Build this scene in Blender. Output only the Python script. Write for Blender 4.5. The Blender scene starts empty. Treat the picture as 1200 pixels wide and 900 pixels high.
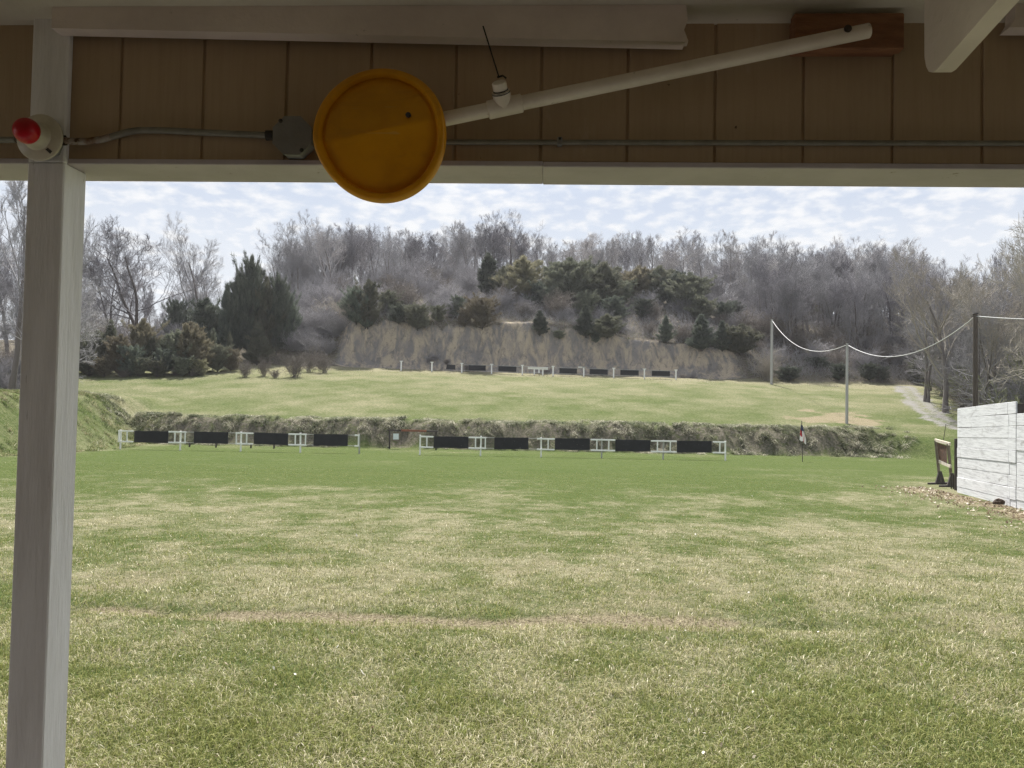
import bpy, bmesh, math, random
import numpy as np
from mathutils import Vector, Matrix

random.seed(7)
rng = np.random.default_rng(11)
scene = bpy.context.scene
COL = scene.collection
PI = math.pi

# ------------------------------------------------------------------ camera
F_PX, CX, CY = 890.0, 600.0, 450.0
PITCH, ROLL = math.radians(1.7), math.radians(1.07)
CAM = np.array([0.0, 0.0, 1.65])
_F = np.array([0, math.cos(PITCH), math.sin(PITCH)])
_R0 = np.array([1.0, 0, 0]); _U0 = np.array([0, -math.sin(PITCH), math.cos(PITCH)])
_R = _R0 * math.cos(ROLL) + _U0 * math.sin(ROLL)
_U = _U0 * math.cos(ROLL) - _R0 * math.sin(ROLL)

def ray(px, py):
    return _F + (px - CX) / F_PX * _R - (py - CY) / F_PX * _U

def at(px, py, Y):
    d = ray(px, py)
    return CAM + d * (Y / d[1])

cd = bpy.data.cameras.new('camera'); cam = bpy.data.objects.new('camera', cd); COL.objects.link(cam)
cd.sensor_width = 36.0; cd.lens = 36.0 * F_PX / 1200.0
cd.clip_start = 0.05; cd.clip_end = 3000
M = Matrix.Identity(4)
for i in range(3):
    M[i][0] = _R[i]; M[i][1] = _U[i]; M[i][2] = -_F[i]; M[i][3] = CAM[i]
cam.matrix_world = M
scene.camera = cam

# ------------------------------------------------------------------ noise
def _hash(ix, iy, s):
    n = (ix.astype(np.int64) * 374761393 + iy.astype(np.int64) * 668265263 + s * 974711) & 0xffffffff
    n = ((n ^ (n >> 13)) * 1274126177) & 0xffffffff
    return ((n ^ (n >> 16)) & 0xffff) / 65535.0

def vnoise(x, y, s=0):
    x = np.asarray(x, float); y = np.asarray(y, float)
    ix, iy = np.floor(x), np.floor(y)
    fx, fy = x - ix, y - iy
    fx = fx * fx * (3 - 2 * fx); fy = fy * fy * (3 - 2 * fy)
    a = _hash(ix, iy, s); b = _hash(ix + 1, iy, s); c = _hash(ix, iy + 1, s); d = _hash(ix + 1, iy + 1, s)
    return (a * (1 - fx) + b * fx) * (1 - fy) + (c * (1 - fx) + d * fx) * fy

def fbm(x, y, s=0, o=4):
    v = 0; a = .5; t = 0
    for i in range(o):
        v = v + a * vnoise(x, y, s + i * 17); t += a
        x = np.asarray(x) * 2.03 + 3.1; y = np.asarray(y) * 2.03 - 1.7; a *= .5
    return v / t

def sm(t):
    t = np.clip(t, 0, 1); return t * t * (3 - 2 * t)

# ------------------------------------------------------------------ terrain height
def H(x, y):
    x = np.asarray(x, float); y = np.asarray(y, float)
    rut = 6.55 - .03 * x + .5 * (fbm(x * .5, y * 0 + 1.3, 71) - .5)
    near = -.06 * np.exp(-((y - rut - .12) / .14) ** 2) * sm((fbm(x * .9, y * 0 + 3, 76) - .3) / .2) - 0.0298 * np.clip(y, 0, 46) + .02 * (fbm(x * .35, y * .35, 3) - .5) * np.clip(y / 6, 0, 1)
    rx = sm((x - 25.5) / 5)
    lumps = fbm(x * .55, y * .3, 5)
    yf = 52.0 + (1.6 * (lumps - .5) + 1.3 * (fbm(x * 1.1, y * .2, 6) - .5)) * (1 - rx) - 5 * rx
    wb = 2.9 * (1 - rx) + 10.5 * rx
    t = np.clip((y - yf) / wb, 0, 1)
    t = 1 - (1 - sm(t)) ** 1.5
    t = t * (1 + .45 * (1 - rx) * (fbm(x * .9, y * .9, 8) - .5) * np.sin(np.clip(t, 0, 1) * PI))
    yc = np.clip(y, 55.5, 93)
    upper = .42 + (yc - 55.5) * .143 + .25 * (fbm(x * .05, y * .05, 9) - .5) - .013 * np.clip(x, -60, 60) * sm((y - 60) / 30)
    lip = .22 * (1 - rx) * np.exp(-((y - (yf + wb + .1)) / .9) ** 2) * np.clip(fbm(x * .9, y * .6, 7) * 2.2 - .55, 0, 1.3)
    z = near * (1 - t) + upper * t + lip
    # grassy bank that closes the field on the left
    xb = -21.6 - np.clip(y - 32, -20, 20) * .15
    tb = sm((xb - x) / 5.2)
    bank = -1.45 + 3.35 * tb + .5 * (fbm(x * .35, y * .35, 21) - .5) * tb
    win = sm((y - 8) / 10)
    z = np.maximum(z, np.where(win > 0, z * (1 - win) + bank * win, z))
    # the cut bluff and the hill behind it
    mb = sm((x + 24.5) / 5) * (1 - sm((x - 24) / 9))
    hb = 6.4 - 2.0 * sm((x - 4) / 18) + 1.0 * (fbm(x * .16, y * 0 + 2, 31) - .5)
    gul = fbm(x * .55, y * 0 + 7, 33)
    yb = 94.3 + 1.3 * (fbm(x * .12, y * 0, 35) - .5) + 1.1 * (gul - .5) + .35 * (fbm(x * 1.5, y * 0 + 2, 37) - .5)
    tq = np.clip((y - yb) / (3.0 + .9 * fbm(x * .5, y * 0 + 4, 36)), 0, 1)
    tbf = .22 * sm(tq / .45) + .78 * sm((tq - .32 + .12 * (fbm(x * .7, tq * 2, 39) - .5)) / .62)
    ht = 16.5 * (.30 + .70 * sm((x + 48) / 26)) * (1 - .22 * sm((x - 25) / 25))
    tot = ht * (1 - (1 - np.clip((y - 93) / 42, 0, 1)) ** 1.7)
    hill = np.maximum(tot, 0)
    after = hb + np.maximum(ht - hb, 0) * (1 - (1 - np.clip((y - 97) / 36, 0, 1)) ** 1.5)
    z = z + (1 - mb) * hill + mb * tbf * after
    z = z + .8 * (fbm(x * .13, y * .13, 41) - .5) * sm((y - 97) / 8)
    return z

def Hs(x, y):
    return float(H(np.array([x]), np.array([y]))[0])

def hit(px, py, y0=2.0, y1=200.0):
    """where the view through a photo pixel meets the ground"""
    d = ray(px, py); d = d / d[1]
    ys = np.arange(y0, y1, .1)
    P = CAM[None, :] + d[None, :] * ys[:, None]
    h = H(P[:, 0], P[:, 1])
    k = np.nonzero(P[:, 2] <= h)[0]
    k = k[0] if len(k) else len(ys) - 1
    return np.array([P[k, 0], P[k, 1], h[k]])

def column(px, Y):
    x = at(px, 450, Y)[0]
    for _ in range(3):
        z = Hs(x, Y); d = ray(px, 450)
        # correct for roll: find py whose ray reaches z at Y
        py = 450.0
        for _ in range(4):
            p = at(px, py, Y); py -= (z - p[2]) / Y * F_PX
        x = at(px, py, Y)[0]
    return np.array([x, Y, Hs(x, Y)])

# ------------------------------------------------------------------ mesh helpers
def link_mesh(name, V, Fc, mat=None, parent=None, smooth=False, mats=None, midx=None):
    me = bpy.data.meshes.new(name)
    V = np.asarray(V, np.float32)
    if isinstance(Fc, np.ndarray):
        n, k = Fc.shape
        me.vertices.add(len(V)); me.vertices.foreach_set('co', V.ravel())
        me.loops.add(n * k); me.loops.foreach_set('vertex_index', Fc.astype(np.int32).ravel())
        me.polygons.add(n)
        me.polygons.foreach_set('loop_start', np.arange(n, dtype=np.int32) * k)
        me.polygons.foreach_set('loop_total', np.full(n, k, np.int32))
        me.update(calc_edges=True)
    else:
        me.from_pydata([tuple(v) for v in V], [], Fc); me.update()
    for m in (mats or ([mat] if mat else [])):
        me.materials.append(m)
    if midx is not None:
        me.polygons.foreach_set('material_index', np.asarray(midx, np.int32))
    if smooth:
        me.polygons.foreach_set('use_smooth', np.ones(len(me.polygons), bool))
    o = bpy.data.objects.new(name, me); COL.objects.link(o)
    if parent: o.parent = parent
    return o

def attr(o, name, vals):
    a = o.data.attributes.new(name, 'FLOAT', 'POINT')
    a.data.foreach_set('value', np.asarray(vals, np.float32))

def tag(o, label=None, cat=None, group=None, kind=None):
    if label: o['label'] = label
    if cat: o['category'] = cat
    if group: o['group'] = group
    if kind: o['kind'] = kind
    return o

def empty(name, loc=(0, 0, 0), rz=0):
    o = bpy.data.objects.new(name, None); COL.objects.link(o)
    o.empty_display_size = .2
    o.location = loc; o.rotation_euler = (0, 0, rz)
    return o

class MB:
    """collects boxes, tubes and lathes and links them as ONE mesh object"""
    def __init__(s): s.v = []; s.f = []; s.m = []; s.mi = 0
    def add(s, V, Fc):
        b = len(s.v); s.v += [tuple(map(float, v)) for v in V]
        for f in Fc: s.f.append([int(i) + b for i in f]); s.m.append(s.mi)
    def box(s, c, half, ax=None, ay=None, az=None, bev=0.0):
        ax = Vector(ax or (1, 0, 0)); ay = Vector(ay or (0, 1, 0)); az = Vector(az or (0, 0, 1))
        c = Vector(c); hx, hy, hz = half
        bev = min(bev, .45 * min(half))
        if bev <= 0:
            V = [c + ax * (hx * i) + ay * (hy * j) + az * (hz * k) for k in (-1, 1) for j in (-1, 1) for i in (-1, 1)]
            s.add(V, [(0, 2, 3, 1), (4, 5, 7, 6), (0, 1, 5, 4), (2, 6, 7, 3), (0, 4, 6, 2), (1, 3, 7, 5)])
            return
        bm = bmesh.new(); bmesh.ops.create_cube(bm, size=1)
        for v in bm.verts: v.co = Vector((v.co.x * 2 * hx, v.co.y * 2 * hy, v.co.z * 2 * hz))
        bmesh.ops.bevel(bm, geom=bm.edges[:], offset=bev, segments=1, affect='EDGES', profile=.5)
        bm.verts.index_update()
        V = [c + ax * v.co.x + ay * v.co.y + az * v.co.z for v in bm.verts]
        s.add(V, [[v.index for v in f.verts] for f in bm.faces]); bm.free()
    def bar(s, a, b, w, t, up=(0, 0, 1), bev=0.0):
        a = Vector(a); b = Vector(b); d = (b - a); L = d.length; d.normalize()
        up = Vector(up); sx = d.cross(up)
        if sx.length < 1e-4: sx = d.cross(Vector((1, 0, 0)))
        sx.normalize(); uz = sx.cross(d)
        s.box((a + b) / 2, (L / 2, w / 2, t / 2), d, sx, uz, bev)
    def tube(s, pts, r, n=10, cap=True):
        pts = [Vector(p) for p in pts]; k = len(pts)
        rr = r if hasattr(r, '__len__') else [r] * k
        V = []; prev = None
        for i, p in enumerate(pts):
            d = (pts[min(i + 1, k - 1)] - pts[max(i - 1, 0)]).normalized()
            if prev is None:
                a = d.cross(Vector((0, 0, 1)))
                if a.length < .1: a = d.cross(Vector((1, 0, 0)))
            else:
                a = prev - d * prev.dot(d)
            a.normalize(); b = d.cross(a); prev = a
            for j in range(n):
                t = 2 * PI * j / n
                V.append(p + (a * math.cos(t) + b * math.sin(t)) * rr[i])
        Fc = []
        for i in range(k - 1):
            for j in range(n):
                Fc.append((i * n + j, i * n + (j + 1) % n, (i + 1) * n + (j + 1) % n, (i + 1) * n + j))
        if cap:
            Fc.append(tuple(range(n))[::-1]); Fc.append(tuple((k - 1) * n + j for j in range(n)))
        s.add(V, Fc)
    def lathe(s, c, axis, prof, n=40, xref=None):
        """prof: (radius, height along axis)"""
        c = Vector(c); ax = Vector(axis).normalized()
        a = Vector(xref) if xref else ax.cross(Vector((0, 0, 1)))
        if a.length < .1: a = ax.cross(Vector((1, 0, 0)))
        a.normalize(); b = ax.cross(a)
        V = []; Fc = []
        for r, h in prof:
            for j in range(n):
                t = 2 * PI * j / n
                V.append(c + ax * h + (a * math.cos(t) + b * math.sin(t)) * r)
        for i in range(len(prof) - 1):
            for j in range(n):
                Fc.append((i * n + j, i * n + (j + 1) % n, (i + 1) * n + (j + 1) % n, (i + 1) * n + j))
        if prof[0][0] > 1e-5: Fc.append(tuple(range(n))[::-1])
        if prof[-1][0] > 1e-5: Fc.append(tuple((len(prof) - 1) * n + j for j in range(n)))
        s.add(V, Fc)
    def prism(s, poly, off):
        off = Vector(off); n = len(poly); P = [Vector(p) for p in poly]
        V = P + [p + off for p in P]
        Fc = [tuple(range(n))[::-1], tuple(range(n, 2 * n))]
        for i in range(n): Fc.append((i, (i + 1) % n, n + (i + 1) % n, n + i))
        s.add(V, Fc)
    def build(s, name, mat, parent=None, smooth=False, origin=None):
        V = np.array(s.v, float)
        if origin is not None: V = V - np.array(origin)
        mats = mat if isinstance(mat, list) else [mat]
        o = link_mesh(name, V, s.f, parent=parent, mats=mats, midx=s.m)
        bm = bmesh.new(); bm.from_mesh(o.data); bmesh.ops.recalc_face_normals(bm, faces=bm.faces[:]); bm.to_mesh(o.data); bm.free()
        if smooth:
            for p in o.data.polygons: p.use_smooth = True
            try: o.data.set_sharp_from_angle(angle=math.radians(38))
            except Exception: pass
        if origin is not None and parent is None: o.location = origin
        return o

def tube_batch(P, Rr, sides):
    """many thin tubes at once: P (N,k,3), Rr (N,k)"""
    N, k, _ = P.shape
    d = np.empty_like(P)
    d[:, 1:-1] = P[:, 2:] - P[:, :-2]; d[:, 0] = P[:, 1] - P[:, 0]; d[:, -1] = P[:, -1] - P[:, -2]
    d /= np.linalg.norm(d, axis=2, keepdims=True) + 1e-9
    ref = np.where(np.abs(d[:, :1, 2:3]) > .8, np.array([1., 0, 0]), np.array([0, 0, 1.]))
    a = np.cross(d, np.broadcast_to(ref, d.shape)); a /= np.linalg.norm(a, axis=2, keepdims=True) + 1e-9
    b = np.cross(d, a)
    th = 2 * PI * np.arange(sides) / sides
    V = P[:, :, None, :] + (a[:, :, None, :] * np.cos(th)[None, None, :, None] + b[:, :, None, :] * np.sin(th)[None, None, :, None]) * Rr[:, :, None, None]
    V = V.reshape(-1, 3)
    base = (np.arange(N) * k * sides)[:, None, None]
    i = np.arange(k - 1)[None, :, None] * sides; j = np.arange(sides)[None, None, :]
    jn = (j + 1) % sides
    Fc = np.stack([base + i + j, base + i + jn, base + i + sides + jn, base + i + sides + j], -1).reshape(-1, 4)
    return V, Fc

def merge(parts):
    Vs = []; Fs = []; b = 0
    for V, Fc in parts:
        Vs.append(V); Fs.append(Fc + b); b += len(V)
    return np.concatenate(Vs), np.concatenate(Fs)

# ------------------------------------------------------------------ materials
def new_mat(name):
    m = bpy.data.materials.new(name); m.use_nodes = True
    nt = m.node_tree; nt.nodes.clear()
    out = nt.nodes.new('ShaderNodeOutputMaterial')
    return m, nt, out

def N(nt, t, **kw):
    n = nt.nodes.new(t)
    for k, v in kw.items():
        if k in n.inputs: n.inputs[k].default_value = v
        else: setattr(n, k, v)
    return n

def mixc(nt, fac, a, b, blend='MIX'):
    n = nt.nodes.new('ShaderNodeMix'); n.data_type = 'RGBA'; n.blend_type = blend
    for s, v in ((n.inputs[0], fac), (n.inputs[6], a), (n.inputs[7], b)):
        if hasattr(v, 'is_output'): nt.links.new(v, s)
        elif isinstance(v, (int, float)): s.default_value = v
        else: s.default_value = (*v, 1)
    return n.outputs[2]

def math_n(nt, op, a, b=0.0, c=None, clamp=False):
    n = nt.nodes.new('ShaderNodeMath'); n.operation = op; n.use_clamp = clamp
    for i, v in enumerate((a, b, c)):
        if v is None: continue
        if hasattr(v, 'is_output'): nt.links.new(v, n.inputs[i])
        else: n.inputs[i].default_value = v
    return n.outputs[0]

def ramp(nt, fac, lo, hi):
    n = nt.nodes.new('ShaderNodeMapRange'); n.clamp = True; n.interpolation_type = 'SMOOTHSTEP'
    nt.links.new(fac, n.inputs[0]); n.inputs[1].default_value = lo; n.inputs[2].default_value = hi
    return n.outputs[0]

def noise(nt, scale, detail=4, rough=.55, coord='Object', stretch=None, dist=0.0):
    tc = nt.nodes.new('ShaderNodeTexCoord'); src = tc.outputs[coord]
    if stretch:
        mp = nt.nodes.new('ShaderNodeMapping'); mp.inputs['Scale'].default_value = stretch
        nt.links.new(src, mp.inputs[0]); src = mp.outputs[0]
    n = nt.nodes.new('ShaderNodeTexNoise'); n.inputs['Scale'].default_value = scale
    n.inputs['Detail'].default_value = detail; n.inputs['Roughness'].default_value = rough
    n.inputs['Distortion'].default_value = dist
    nt.links.new(src, n.inputs['Vector'])
    return n.outputs['Fac']

def surf(name, base, rough=.6, var=None, var_scale=6, var_amt=.5, stretch=None, spots=None, spot_scale=25, spot_lo=.62,
         bump=0.0, bump_scale=60, metallic=0.0, spec=.4, rand=0.0):
    m, nt, out = new_mat(name)
    p = N(nt, 'ShaderNodeBsdfPrincipled'); p.inputs['Roughness'].default_value = rough
    p.inputs['Metallic'].default_value = metallic; p.inputs['Specular IOR Level'].default_value = spec
    c = None
    if var is not None:
        f = ramp(nt, noise(nt, var_scale, 6, .6, stretch=stretch), .35, .68)
        f = math_n(nt, 'MULTIPLY', f, var_amt)
        c = mixc(nt, f, base, var)
    if spots is not None:
        f = ramp(nt, noise(nt, spot_scale, 5, .65, stretch=stretch), spot_lo, spot_lo + .08)
        c = mixc(nt, f, c if c is not None else base, spots)
    if rand:
        oi = nt.nodes.new('ShaderNodeObjectInfo')
        v = math_n(nt, 'MULTIPLY_ADD', oi.outputs['Random'], 2 * rand, 1 - rand)
        hs = nt.nodes.new('ShaderNodeHueSaturation'); nt.links.new(v, hs.inputs['Value'])
        if c is not None: nt.links.new(c, hs.inputs['Color'])
        else: hs.inputs['Color'].default_value = (*base, 1)
        c = hs.outputs[0]
    if c is not None: nt.links.new(c, p.inputs['Base Color'])
    else: p.inputs['Base Color'].default_value = (*base, 1)
    if bump:
        b = nt.nodes.new('ShaderNodeBump'); b.inputs['Strength'].default_value = bump; b.inputs['Distance'].default_value = .01
        nt.links.new(noise(nt, bump_scale, 5, .6, stretch=stretch), b.inputs['Height'])
        nt.links.new(b.outputs[0], p.inputs['Normal'])
    nt.links.new(p.outputs[0], out.inputs[0])
    return m

MAT = {}
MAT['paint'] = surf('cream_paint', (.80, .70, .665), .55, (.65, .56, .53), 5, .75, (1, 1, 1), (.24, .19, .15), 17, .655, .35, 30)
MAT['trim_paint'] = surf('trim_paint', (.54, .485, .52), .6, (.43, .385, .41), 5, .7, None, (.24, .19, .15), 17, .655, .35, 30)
MAT['paint_white'] = surf('white_post_paint', (.86, .845, .87), .6, (.68, .66, .67), 6, .7, (3, 3, .4), (.26, .22, .18), 15, .675, .4, 26)
def siding_mat():
    m, nt, out = new_mat('tan_siding_paint')
    p = N(nt, 'ShaderNodeBsdfPrincipled'); p.inputs['Roughness'].default_value = .7
    grain = noise(nt, 14, 6, .65, stretch=(6, 6, .25)); blot = noise(nt, 2.2, 5, .6); dust = noise(nt, 9, 6, .7, stretch=(1, 1, .35))
    c = mixc(nt, math_n(nt, 'MULTIPLY', ramp(nt, grain, .38, .7), .28), (.45, .33, .22), (.335, .235, .148))
    c = mixc(nt, math_n(nt, 'MULTIPLY', ramp(nt, blot, .42, .68), .5), c, (.37, .27, .18))
    c = mixc(nt, math_n(nt, 'MULTIPLY', ramp(nt, dust, .60, .72), .6), c, (.52, .40, .30))
    c = mixc(nt, ramp(nt, noise(nt, 30, 4, .6), .735, .76), c, (.09, .06, .04))
    nt.links.new(c, p.inputs['Base Color'])
    b = N(nt, 'ShaderNodeBump'); b.inputs['Strength'].default_value = .35; b.inputs['Distance'].default_value = .004
    nt.links.new(grain, b.inputs['Height']); nt.links.new(b.outputs[0], p.inputs['Normal'])
    nt.links.new(p.outputs[0], out.inputs[0]); return m
MAT['siding'] = siding_mat()
MAT['ceiling'] = surf('ceiling_paint', (.62, .58, .50), .7, (.52, .47, .40), 3, .8, None, (.18, .15, .1), 14, .72, .2, 25)
MAT['roofing'] = surf('roof_metal', (.25, .25, .24), .5, (.18, .17, .16), 3, .6, metallic=.6)
MAT['concrete'] = surf('concrete', (.16, .15, .14), .85, (.11, .105, .10), 3, .8, None, (.16, .15, .14), 8, .68, .4, 40)
MAT['raw_wood'] = surf('red_brown_wood', (.28, .13, .065), .7, (.17, .07, .035), 5, .9, (1.5, 8, 8), (.09, .035, .02), 9, .66, .3, 30)
MAT['pvc'] = surf('pvc_plastic', (.78, .70, .63), .4, (.62, .54, .47), 8, .7, None, (.36, .3, .24), 26, .66, 0)
MAT['conduit'] = surf('galvanised_conduit', (.25, .24, .205), .5, (.17, .155, .13), 20, .7, metallic=.2)
MAT['rust'] = surf('rusted_conduit', (.42, .4, .36), .6, (.16, .07, .03), 26, 1.0, None, (.07, .035, .02), 50, .55, .4, 80)
MAT['box_steel'] = surf('grey_box_steel', (.26, .26, .26), .5, (.2, .19, .19), 12, .7, None, (.5, .49, .46), 26, .68, .15, 60, metallic=.25)
MAT['porcelain'] = surf('porcelain', (.62, .57, .48), .3, (.42, .37, .29), 14, .7, None, (.14, .11, .08), 22, .70)
MAT['red_glass'] = surf('red_bulb_glass', (.50, .008, .02), .3, (.3, .004, .01), 20, .6)
MAT['dark_metal'] = surf('dark_metal', (.05, .05, .05), .5, (.09, .06, .04), 20, .6, metallic=.6)
MAT['cord'] = surf('dark_cord', (.02, .017, .015), .8)
MAT['white_pipe'] = surf('white_rack_paint', (.82, .83, .82), .5, (.66, .67, .66), 1.5, .6, None, (.4, .38, .35), 6, .70)
MAT['grey_pipe'] = surf('grey_bare_pipe', (.40, .41, .40), .55, (.28, .27, .25), 2, .7, metallic=.3)
MAT['rubber'] = surf('black_rubber', (.012, .012, .016), .75, (.022, .022, .028), 3, .6, None, (.12, .12, .13), 5.5, .72, .3, 20)
MAT['rubber_shot'] = surf('black_rubber_with_holes', (.011, .011, .014), .75, (.02, .02, .026), 3, .6, None, (.5, .5, .5), 9, .655, .3, 20)
MAT['old_wood'] = surf('weathered_wood', (.20, .165, .13), .85, (.12, .1, .08), 6, .8, (1, 1, 1), None, bump=.4, bump_scale=40)
MAT['dark_wood'] = surf('dark_stained_wood', (.06, .05, .045), .85, (.035, .03, .028), 6, .8, None, bump=.4, bump_scale=40)
MAT['pale_wood'] = surf('pale_lumber', (.62, .56, .47), .75, (.45, .38, .3), 6, .8)
MAT['cardboard'] = surf('brown_backer', (.12, .06, .04), .85, (.05, .03, .02), 9, .9, None, (.24, .14, .09), 14, .62)
MAT['galv_pole'] = surf('galvanised_pole', (.43, .43, .42), .5, (.33, .32, .31), 2, .7, (3, 3, .4), metallic=.35)
MAT['pole_wood'] = surf('creosote_pole', (.085, .066, .055), .9, (.05, .04, .034), 3, .8, (6, 6, .5), bump=.5, bump_scale=20)
MAT['cable'] = surf('pale_cable', (.52, .52, .52), .6)
MAT['paper'] = surf('paper', (.70, .76, .80), .7, (.5, .54, .58), 9, .5)
MAT['rust_bar'] = surf('rusty_rail', (.30, .11, .06), .8, (.15, .07, .05), 3, .8, None, (.5, .46, .4), 2.5, .62)
MAT['blue_sheet'] = surf('blue_grey_sheet', (.16, .21, .27), .6, (.1, .13, .17), 4, .6)
MAT['flag_blue'] = surf('flag_blue', (.02, .04, .13), .8)
MAT['flag_red'] = surf('flag_red', (.5, .03, .05), .8)
MAT['flag_white'] = surf('flag_white', (.82, .78, .78), .8)
MAT['stump'] = surf('stump_bark', (.07, .05, .04), .95, (.04, .03, .02), 10, .8, bump=.6, bump_scale=30)

def plank_mat():
    m, nt, out = new_mat('whitewashed_planks')
    p = N(nt, 'ShaderNodeBsdfPrincipled'); p.inputs['Roughness'].default_value = .75
    g = ramp(nt, noise(nt, 3.0, 7, .65, stretch=(.5, .5, 9)), .40, .72)
    c = mixc(nt, math_n(nt, 'MULTIPLY', g, .75), (.68, .69, .71), (.36, .36, .38))
    k = ramp(nt, noise(nt, 1.3, 6, .7, stretch=(1.2, 1.2, 3.5), dist=.6), .54, .72)
    c = mixc(nt, math_n(nt, 'MULTIPLY', k, .9), c, (.30, .29, .29))
    s = ramp(nt, noise(nt, 9, 5, .6), .70, .76)
    c = mixc(nt, math_n(nt, 'MULTIPLY', s, .7), c, (.16, .14, .13))
    nt.links.new(c, p.inputs['Base Color'])
    b = N(nt, 'ShaderNodeBump'); b.inputs['Strength'].default_value = .4; b.inputs['Distance'].default_value = .01
    nt.links.new(noise(nt, 10, 6, .6, stretch=(.4, .4, 10)), b.inputs['Height']); nt.links.new(b.outputs[0], p.inputs['Normal'])
    nt.links.new(p.outputs[0], out.inputs[0]); return m
MAT['planks'] = plank_mat()

def yellow_mat():
    m, nt, out = new_mat('yellow_plastic')
    p = N(nt, 'ShaderNodeBsdfPrincipled'); p.inputs['Roughness'].default_value = .38
    c = mixc(nt, ramp(nt, noise(nt, 7, 5, .6), .4, .7), (.80, .38, .006), (.68, .30, .005))
    c = mixc(nt, math_n(nt, 'MULTIPLY', ramp(nt, noise(nt, 3, 7, .75, stretch=(1, 1, 2.5), dist=1.2), .52, .72), .5), c, (.42, .19, .02))
    c = mixc(nt, ramp(nt, noise(nt, 30, 4, .6), .69, .74), c, (.30, .12, .01))
    scr = noise(nt, 18, 3, .5, stretch=(.35, 1, 7), dist=.4)
    c = mixc(nt, math_n(nt, 'MULTIPLY', ramp(nt, scr, .70, .73), .45), c, (.75, .48, .14))
    nt.links.new(math_n(nt, 'MULTIPLY_ADD', noise(nt, 12, 5, .7), .5, .15), p.inputs['Roughness'])
    nt.links.new(c, p.inputs['Base Color'])
    t = N(nt, 'ShaderNodeBsdfTranslucent'); nt.links.new(c, t.inputs[0])
    mx = N(nt, 'ShaderNodeMixShader'); mx.inputs[0].default_value = .22
    nt.links.new(p.outputs[0], mx.inputs[1]); nt.links.new(t.outputs[0], mx.inputs[2])
    nt.links.new(mx.outputs[0], out.inputs[0]); return m
MAT['yellow'] = yellow_mat()

def leafy(name, ca, cb, trans=.25, attr_name='tone', rand=.30, rough=.8):
    """thin foliage: a tone per face cluster plus a small shift per plant"""
    m, nt, out = new_mat(name)
    a = N(nt, 'ShaderNodeAttribute'); a.attribute_name = attr_name
    c = mixc(nt, a.outputs['Fac'], ca, cb)
    if rand:
        oi = nt.nodes.new('ShaderNodeObjectInfo')
        hs = nt.nodes.new('ShaderNodeHueSaturation')
        nt.links.new(math_n(nt, 'MULTIPLY_ADD', oi.outputs['Random'], 2 * rand, 1 - rand), hs.inputs['Value'])
        nt.links.new(math_n(nt, 'MULTIPLY_ADD', oi.outputs['Random'], .05, .475), hs.inputs['Hue'])
        nt.links.new(c, hs.inputs['Color']); c = hs.outputs[0]
    d = N(nt, 'ShaderNodeBsdfDiffuse'); nt.links.new(c, d.inputs[0])
    t = N(nt, 'ShaderNodeBsdfTranslucent'); nt.links.new(c, t.inputs[0])
    mx = N(nt, 'ShaderNodeMixShader'); mx.inputs[0].default_value = trans
    nt.links.new(d.outputs[0], mx.inputs[1]); nt.links.new(t.outputs[0], mx.inputs[2])
    nt.links.new(mx.outputs[0], out.inputs[0]); return m

MAT['bark'] = surf('grey_bark', (.17, .15, .14), .9, (.10, .09, .085), 3, .8, rand=.2)
MAT['twig'] = surf('grey_twigs', (.30, .294, .305), .9, (.23, .223, .232), .6, .8, rand=.18)
MAT['bark_dark'] = surf('dark_bark', (.095, .08, .075), .9, (.06, .05, .047), 3, .8, rand=.2)
MAT['twig_dark'] = surf('dark_twigs', (.195, .186, .205), .9, (.145, .138, .15), .6, .8, rand=.18)
MAT['twig_pale'] = surf('pale_twigs', (.38, .36, .36), .9, (.29, .275, .275), .6, .8, rand=.18)
MAT['twig_bud'] = surf('budding_twigs', (.34, .31, .265), .9, (.26, .235, .20), .6, .8, rand=.15)
MAT['shrub_grey'] = surf('lavender_grey_stems', (.30, .29, .303), .9, (.228, .219, .23), .8, .8, rand=.2)
MAT['shrub_brown'] = surf('brown_stems', (.20, .175, .155), .9, (.135, .118, .105), .8, .8, rand=.2)
MAT['cedar_dark'] = leafy('dark_cedar', (.085, .100, .085), (.165, .185, .145))
MAT['cedar_olive'] = leafy('olive_cedar', (.122, .132, .098), (.215, .218, .162))
MAT['cedar_brown'] = leafy('bronze_cedar', (.165, .152, .105), (.275, .250, .175))

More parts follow.
